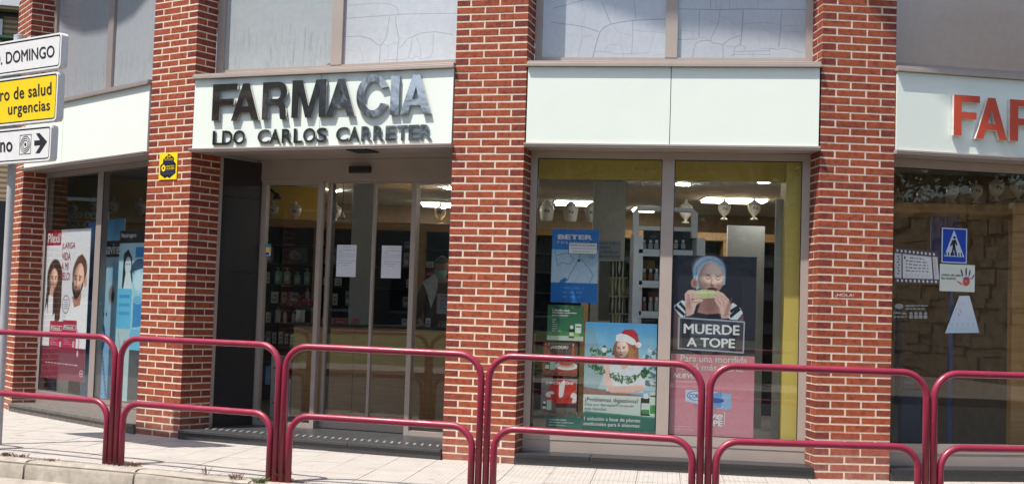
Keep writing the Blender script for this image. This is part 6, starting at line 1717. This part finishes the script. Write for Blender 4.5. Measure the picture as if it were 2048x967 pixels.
c.poly([(.18, .14), (.34, .11), (.50, .16), (.55, .30), (.44, .36), (.16, .34)], (30, 34, 40)); c.ell(.36, .21, .12, .055, (196, 212, 220), 1, .2); c.poly([(.28, .25), (.46, .25), (.58, .36), (.2, .36)], (206, 222, 228)); c.ell(.31, .20, .02, .006, (60, 60, 70)); c.ell(.41, .20, .02, .006, (60, 60, 70))
c.ell(.80, .22, .30, .05, (36, 60, 90), .9, .1); c.poly([(.60, .24), (1, .22), (1, .50), (.60, .52)], (150, 206, 230)); c.ell(.80, .30, .20, .06, (206, 232, 242), .8, .5)
c.rect(0, .345, .55, .58, (96, 186, 226)); c.rect(.08, .38, .48, .40, (60, 130, 190), .7); c.rect(.08, .43, .48, .45, (60, 130, 190), .5); c.rect(.08, .48, .48, .50, (60, 130, 190), .5)
c.poly([(.62, .42), (.95, .40), (.96, .56), (.62, .57)], (60, 140, 200)); c.ell(.78, .41, .17, .025, (110, 180, 220)); c.rect(.55, .58, 1, .70, (110, 190, 224))
c.rect(0, .58, .55, 1, (176, 200, 206)); c.line([(.1, .60), (.2, .70), (.3, .80)], .006, (60, 150, 160), .8); c.poly([(.30, .66), (.36, .64), (.40, .70), (.34, .74)], (60, 150, 160)); c.rect(.55, .70, 1, 1, (70, 76, 80))
c.smudge(.05, 7)
ng, tp = poster('skin_care_panel', 'tall pale blue skin care panel with a dark heading', 'banner', F, [(240, 466), (292, 454), (280, 800), (225, 803)], -.17, c, th=.01)
tp('Neutrogena', .06, .015, .62, .05, M['pwhite'], .0)
c = Can(100, 500, (70, 130, 190)); c.grad(0, 0, 1, .5, (70, 120, 180), (110, 170, 220)); c.grad(0, .5, 1, 1, (90, 160, 210), (130, 180, 210)); c.ell(.5, .2, .3, .14, (170, 200, 226), .8, .6); c.ell(.5, .42, .3, .05, (210, 224, 232), .9, .3); c.poly([(.1, .35), (.9, .3), (.9, .45), (.1, .5)], (30, 80, 150), .7); c.ell(.5, .72, .35, .08, (40, 100, 170), .7, .5); c.smudge(.1, 8)
poster('blue_strip_banner', 'narrow blue banner between the hair advert and the mullion', 'banner', F, [(178, 446), (198, 443), (176, 792), (158, 789)], -.16, c, th=.01)
# small leaflets on the window floor
for x0, x1, col, lab in ((92, 108, 'blue', 'small leaflet at the foot of the hair advert'), (112, 135, 'white', 'white leaflet at the foot of the hair advert')):
    q0, q1 = F.sz(x0, 780, -.15), F.sz(x1, 782, -.15)
    m_ = MB(); F.box(m_, q0[0], q1[0], .205, .36, -.16, -.15); tag(m_.build('leaflet', GM[col]), lab, 'leaflet', 'leaflets on the window floor')
# window lettering on the far glass, seen from behind
s, z = F.sz(160, 392, -.55)
vl = thing('reversed_lettering', 'white window lettering seen in reverse high in the left window', 'lettering', F.p(s, z, -.55))
for body, q_ in (('TRACIO GEST', [(222, 424), (133, 424), (133, 435), (222, 439)]), ('IO GE', [(190, 442), (133, 440), (133, 455), (190, 457)])):
    text('lettering', body, F, None, -.55, M['pwhite'], vl, bold=.02, quad=pq(F, q_, -.55))

# dark glazed front beyond the left pillar
B0 = Fr(P0L + I0 * .25 - U(-76) * 2.2, P0L + I0 * .25)
r0 = thing('side_window', 'dark glazed front beyond the leftmost brick pillar', 'shop window', B0.p(1.1, .1))
frame_rect(B0, r0, 'frame', 0, 2.2, .1, 2.62, .06, -.06, 0, M['alu_shaded'])
m_ = MB(); B0.box(m_, .05, 2.15, .15, 2.58, -.04, -.03); m_.build('pane', M['navy'], r0)
m_ = MB(); B0.box(m_, 0, 2.2, 2.63, 5.0, -.2, 0); m_.build('spandrel', M['alu_shaded'], r0)
# ------------------------------------------------------------------ weeds along the kerb
def weed(px, py, label, n, h, m, spread=.05, seed=0):
    p = ground(px, py, 0.0)
    rr = random.Random(seed)
    root = thing('weed', label, 'weed', p, 'weeds in the kerb joint')
    bl = MB(); stm = MB()
    for q in range(n):
        a = rr.uniform(0, 2 * PI); L = h * rr.uniform(.4, 1); d = Vector((math.cos(a), math.sin(a) * .7, 0)); b = p + d * rr.uniform(0, spread * .5)
        tip = b + d * L * rr.uniform(.3, .9) + Vector((0, 0, L)); mid = (b + tip) / 2 + Vector((0, 0, L * .15)); w = Vector((-d.y, d.x, 0)) * rr.uniform(.003, .007)
        bl.add([b, mid + w, tip, mid - w], [(0, 1, 2, 3)]); stm.tube([b, mid, tip], .0012, 4)
    bl.build('leaves', m, root); stm.build('stems', m, root)
for a in ((568, 962, 'green weed growing between the posts at the middle joint', 70, .07, M['weed'], .05, 1), (520, 966, 'low green weed left of the middle posts', 60, .045, M['weed'], .10, 2), (470, 957, 'dry straw coloured tuft left of the middle posts', 40, .05, M['dry'], .10, 3), (412, 949, 'thin dry stalk standing alone at the kerb joint', 10, .07, M['dry'], .03, 4),
          (266, 931, 'reddish dry tuft right of the left posts', 80, .035, M['dry'], .14, 5), (13, 911, 'reddish dry tuft at the left edge of the kerb', 50, .035, M['dry'], .07, 6), (42, 913, 'second reddish dry tuft near the left edge', 60, .03, M['dry'], .12, 7), (98, 920, 'flat dry tuft beside the kerb joint', 50, .02, M['dry'], .16, 8)):
    weed(*a)
# white specks of litter at the foot of the entrance step
for q, (x, y) in enumerate(((407, 880), (436, 881))):
    p = ground(x, y, 0); m_ = MB(); m_.lathe(p, [(.006, 0), (.011, .006), (.006, .016)], 7)
    tag(m_.build('pebble', M['white']), ('left' if q == 0 else 'right') + ' white pebble at the foot of the entrance step', 'pebble')

# ------------------------------------------------------------------ building far down the street, upper left corner
fb = thing('far_building', 'tan brick building with a white balcony band at the upper left corner', 'building', (-17, 42, -.15))
BF = Fr((-26, 37.5), (-10.5, 41.5))
m_ = MB(); BF.box(m_, 0, 16, -.15, 16, -8, 0); m_.build('wall', M['tanbrick'], fb)
s, z = BF.sz(10, 6, .5); pxm = 40 / FPX
m_ = MB(); BF.box(m_, 0, 16, z - 6 * pxm, z + 7 * pxm, -.5, .6); m_.build('balcony_band', M['white'], fb)
m_ = MB(); BF.box(m_, 0, 16, z - 12 * pxm, z - 6.1 * pxm, -.2, .52); m_.build('balcony_soffit', M['tanbrick'], fb)
m_ = MB(); BF.box(m_, 0, 16, z + 40 * pxm, z + 150 * pxm, .0, .05); m_.build('dark_opening', M['black'], fb)
m_ = MB(); BF.box(m_, 0, 16, z - 21 * pxm, z - 12.1 * pxm, .002, .03); m_.build('shade_strip', M['black'], fb)  # black strip standing in for the shade under the balcony
s0, z0 = BF.sz(5, 70, 0); s1, z1 = BF.sz(5, 40, 0)
for ds in (0, -3.4):
    m_ = MB(); BF.box(m_, s0 - 1.6 + ds, s0 + ds, z0 - .6, z1 + .1, .002, .06); w_ = m_.build('window', M['black'], fb)
    frame_rect(BF, w_, 'window_frame', s0 - 1.6 + ds, s0 + ds, z0 - .6, z1, .10, .061, .10, M['white']) if False else None
    m_ = MB(); BF.box(m_, s0 - .14 + ds, s0 + .0 + ds, z0 - .6, z1, .061, .12); m_.build('window_frame', M['white'], w_)
m_ = MB(); BF.box(m_, 0, 16, 0, 4.2, .002, .05); m_.build('dark_shopfront', M['black'], fb)
# green awning low on that building
m_ = MB(); sa, za = BF.sz(10, 74, .5); BF.box(m_, sa - 6, sa + 6, za - .04, za + .04, 0, .6); m_.build('green_awning', mat('awning_green', (.05, .12, .05), .7), fb)

# ------------------------------------------------------------------ the far side of the street (seen only as reflections in glass and steel)
CC = V2(1.4, 18.7)
def pol(r, a): return (CC.x + r * math.cos(R(a)), CC.y + r * math.sin(R(a)))
def sector(r0, r1, a0, a1, z0, z1, n=24):
    m_ = MB()
    A_ = [a0 + (a1 - a0) * i / n for i in range(n + 1)]
    vs = []
    for a in A_:
        for r, z in ((r0, z0), (r1, z0), (r1, z1), (r0, z1)): vs.append((*pol(r, a), z))
    fs = []
    for i in range(n):
        b = 4 * i
        for q in range(4): fs.append((b + q, b + (q + 1) % 4, b + 4 + (q + 1) % 4, b + 4 + q))
    fs += [(3, 2, 1, 0), (4 * n, 4 * n + 1, 4 * n + 2, 4 * n + 3)]
    m_.add(vs, fs); return m_
tag(sector(20.6, 23.4, -178, -12, -.3, -.005).build('far_pavement', M['kerb']), kind='structure')
m_ = MB()
A_ = [-178 + 98 * i / 30 for i in range(31)]; rings_ = [(23.4, -.02), (25.5, .12), (28, .3), (33, .55), (50, .7)]
rr = random.Random(1)
vs = [(*pol(r, a), z + rr.uniform(-.08, .08) * (z > 0)) for a in A_ for r, z in rings_]
m_.add(vs, [(i * 5 + q, i * 5 + q + 1, i * 5 + q + 6, i * 5 + q + 5) for i in range(30) for q in range(4)])
tag(m_.build('grass_bank', M['grass'], smooth='all'), kind='structure')
# rubble wall on the right
WF = Fr((15.2, 8.0), (21.0, -20.0))
WF = WF if WF.n.x < 0 else Fr((21.0, -20.0), (15.2, 8.0))
sw = thing('stone_wall', 'rough rubble stone wall across the street', 'wall', (18, -6, -.1))
m_ = MB(); WF.box(m_, 0, WF.L, -.2, 4.4, -.8, 0); m_.build('core', M['stone'], sw)
st_ = MB(); rr = random.Random(4)
z = -.05
while z < 4.4:
    h = rr.uniform(.18, .42); s_ = rr.uniform(0, .5)
    while s_ < WF.L - 1.4:
        w = rr.uniform(.3, 1.0); d = rr.uniform(.0, .10)
        WF.box(st_, s_ + .012, s_ + w - .012, z + rr.uniform(-.02, .03), z + h - rr.uniform(-.02, .03), -.02, d); s_ += w
    z += h
o = st_.build('rubble_stones', M['stone'], sw); tag(o, kind='stuff')
m_ = MB(); m_.prism([(15.9, 8.2), (21.8, -20), (60, -30), (60, 12)], 3.9, 4.35)
tag(m_.build('upper_terrace', M['grass']), kind='structure')
tag(sector(23.4, 30, -80, -16, -.3, -.006).build('far_footway', M['kerb']), kind='structure')
def tree(x, y, z0, h, cr, seed, label):
    rr = random.Random(seed)
    root = thing('street_tree', label, 'tree', (x, y, z0), 'trees across the street')
    m_ = MB(); m_.tube([(x, y, z0 - .2), (x + .1, y, z0 + h * .25), (x - .05, y + .1, z0 + h * .6)], [.22, .17, .09], 9)
    for q in range(7):
        a = rr.uniform(0, 2 * PI); m_.tube([(x, y, z0 + h * (.25 + .05 * q)), (x + math.cos(a) * cr * .4, y + math.sin(a) * cr * .4, z0 + h * (.45 + .05 * q)), (x + math.cos(a) * cr * .75, y + math.sin(a) * cr * .75, z0 + h * (.55 + .05 * q))], [.08, .05, .02], 6)
    m_.build('trunk', M['bark'], root)
    lf = MB(); cl = []
    for q in range(60):
        a = rr.uniform(0, 2 * PI); u = rr.uniform(-1, 1); r = rr.uniform(.45, 1) ** .5
        cl.append(Vector((x + math.cos(a) * math.sqrt(1 - u * u) * cr * r, y + math.sin(a) * math.sqrt(1 - u * u) * cr * r, z0 + h * .62 + u * r * h * .36)))
    for c_ in cl:
        for _ in range(46):
            p = c_ + Vector((rr.gauss(0, .30), rr.gauss(0, .30), rr.gauss(0, .24))); s = rr.uniform(.07, .15)
            a1 = Vector((rr.gauss(0, 1), rr.gauss(0, 1), rr.gauss(0, 1))).normalized(); b1 = a1.orthogonal().normalized()
            lf.add([p - a1 * s, p + b1 * s * .45, p + a1 * s, p - b1 * s * .45], [(0, 1, 2, 3)])
    lf.build('crown', M['leaf'], root)
for q, (r, a, h, cr, z0) in enumerate(((25.5, -100, 7.5, 2.6, .1), (27.5, -93, 9, 3.0, .2), (25.0, -112, 6.5, 2.4, .1), (28, -124, 6.5, 3.0, .3), (27.5, -142, 8, 3.0, .3), (28, -158, 8.5, 3.0, .3), (26.5, -82, 7, 2.8, .2), (31, -54, 5.5, 3.0, 4.3), (29, -44, 5, 2.8, 4.3))):
    x, y = pol(r, a)
    tree(x, y, z0, h, cr, 20 + q, 'leafy tree across the street, %s of the row' % ('first', 'second', 'third', 'fourth', 'fifth', 'sixth', 'seventh', 'eighth', 'ninth')[q])
for q, (x, y, h) in enumerate(((16.4, 6.5, 4.2), (17.2, 2.2, 4.8), (18.2, -2.4, 4.4), (19.2, -7.0, 5.0), (20.2, -11.5, 4.6), (21, -16, 5))):
    tree(x + .6, y, 3.6, h, 2.2, 60 + q, 'bushy tree on the terrace over the stone wall, %s one' % ('first', 'second', 'third', 'fourth', 'fifth', 'sixth')[q])
def block(a, r, w, d, h, m, label, rows, colsn):
    x, y = pol(r, a); ang = R(a + 90)
    e = V2(math.cos(ang), math.sin(ang))
    B = Fr(V2(x, y) + e * w / 2, V2(x, y) - e * w / 2)
    # facing the pharmacy
    if B.n.dot(CC - V2(x, y)) < 0: B = Fr(V2(x, y) - e * w / 2, V2(x, y) + e * w / 2)
    root = thing('street_building', label, 'building', (x, y, 0), 'buildings across the street')
    m_ = MB(); B.box(m_, 0, w, -.2, h, -d, 0); m_.build('wall', m, root)
    for i in range(rows):
        for j in range(colsn):
            s = w * (j + .5) / colsn; z = 1.2 + i * 3.0
            if z + 1.5 > h: continue
            m_ = MB(); B.box(m_, s - .6, s + .6, z, z + 1.5, .0, .03); wd = m_.build('window', M['black'], root)
            m_ = MB(); B.box(m_, s - .72, s + .72, z - .1, z, .0, .12); m_.build('sill', M['white'], wd)
block(-124, 39, 17, 9, 8, mat('render_grey', (.36, .34, .32), .9), 'grey rendered apartment block across the street', 4, 5)
block(-152, 37, 24, 9, 15, mat('render_tan', (.24, .18, .14), .9), 'tan apartment block further along the street', 4, 6)
block(-96, 44, 16, 8, 9.5, mat('render_cream', (.28, .25, .21), .9), 'cream apartment block behind the trees', 3, 5)
block(172, 30, 16, 9, 12, mat('render_brown', (.13, .10, .08), .9), 'brown neighbour building along the street', 3, 5)
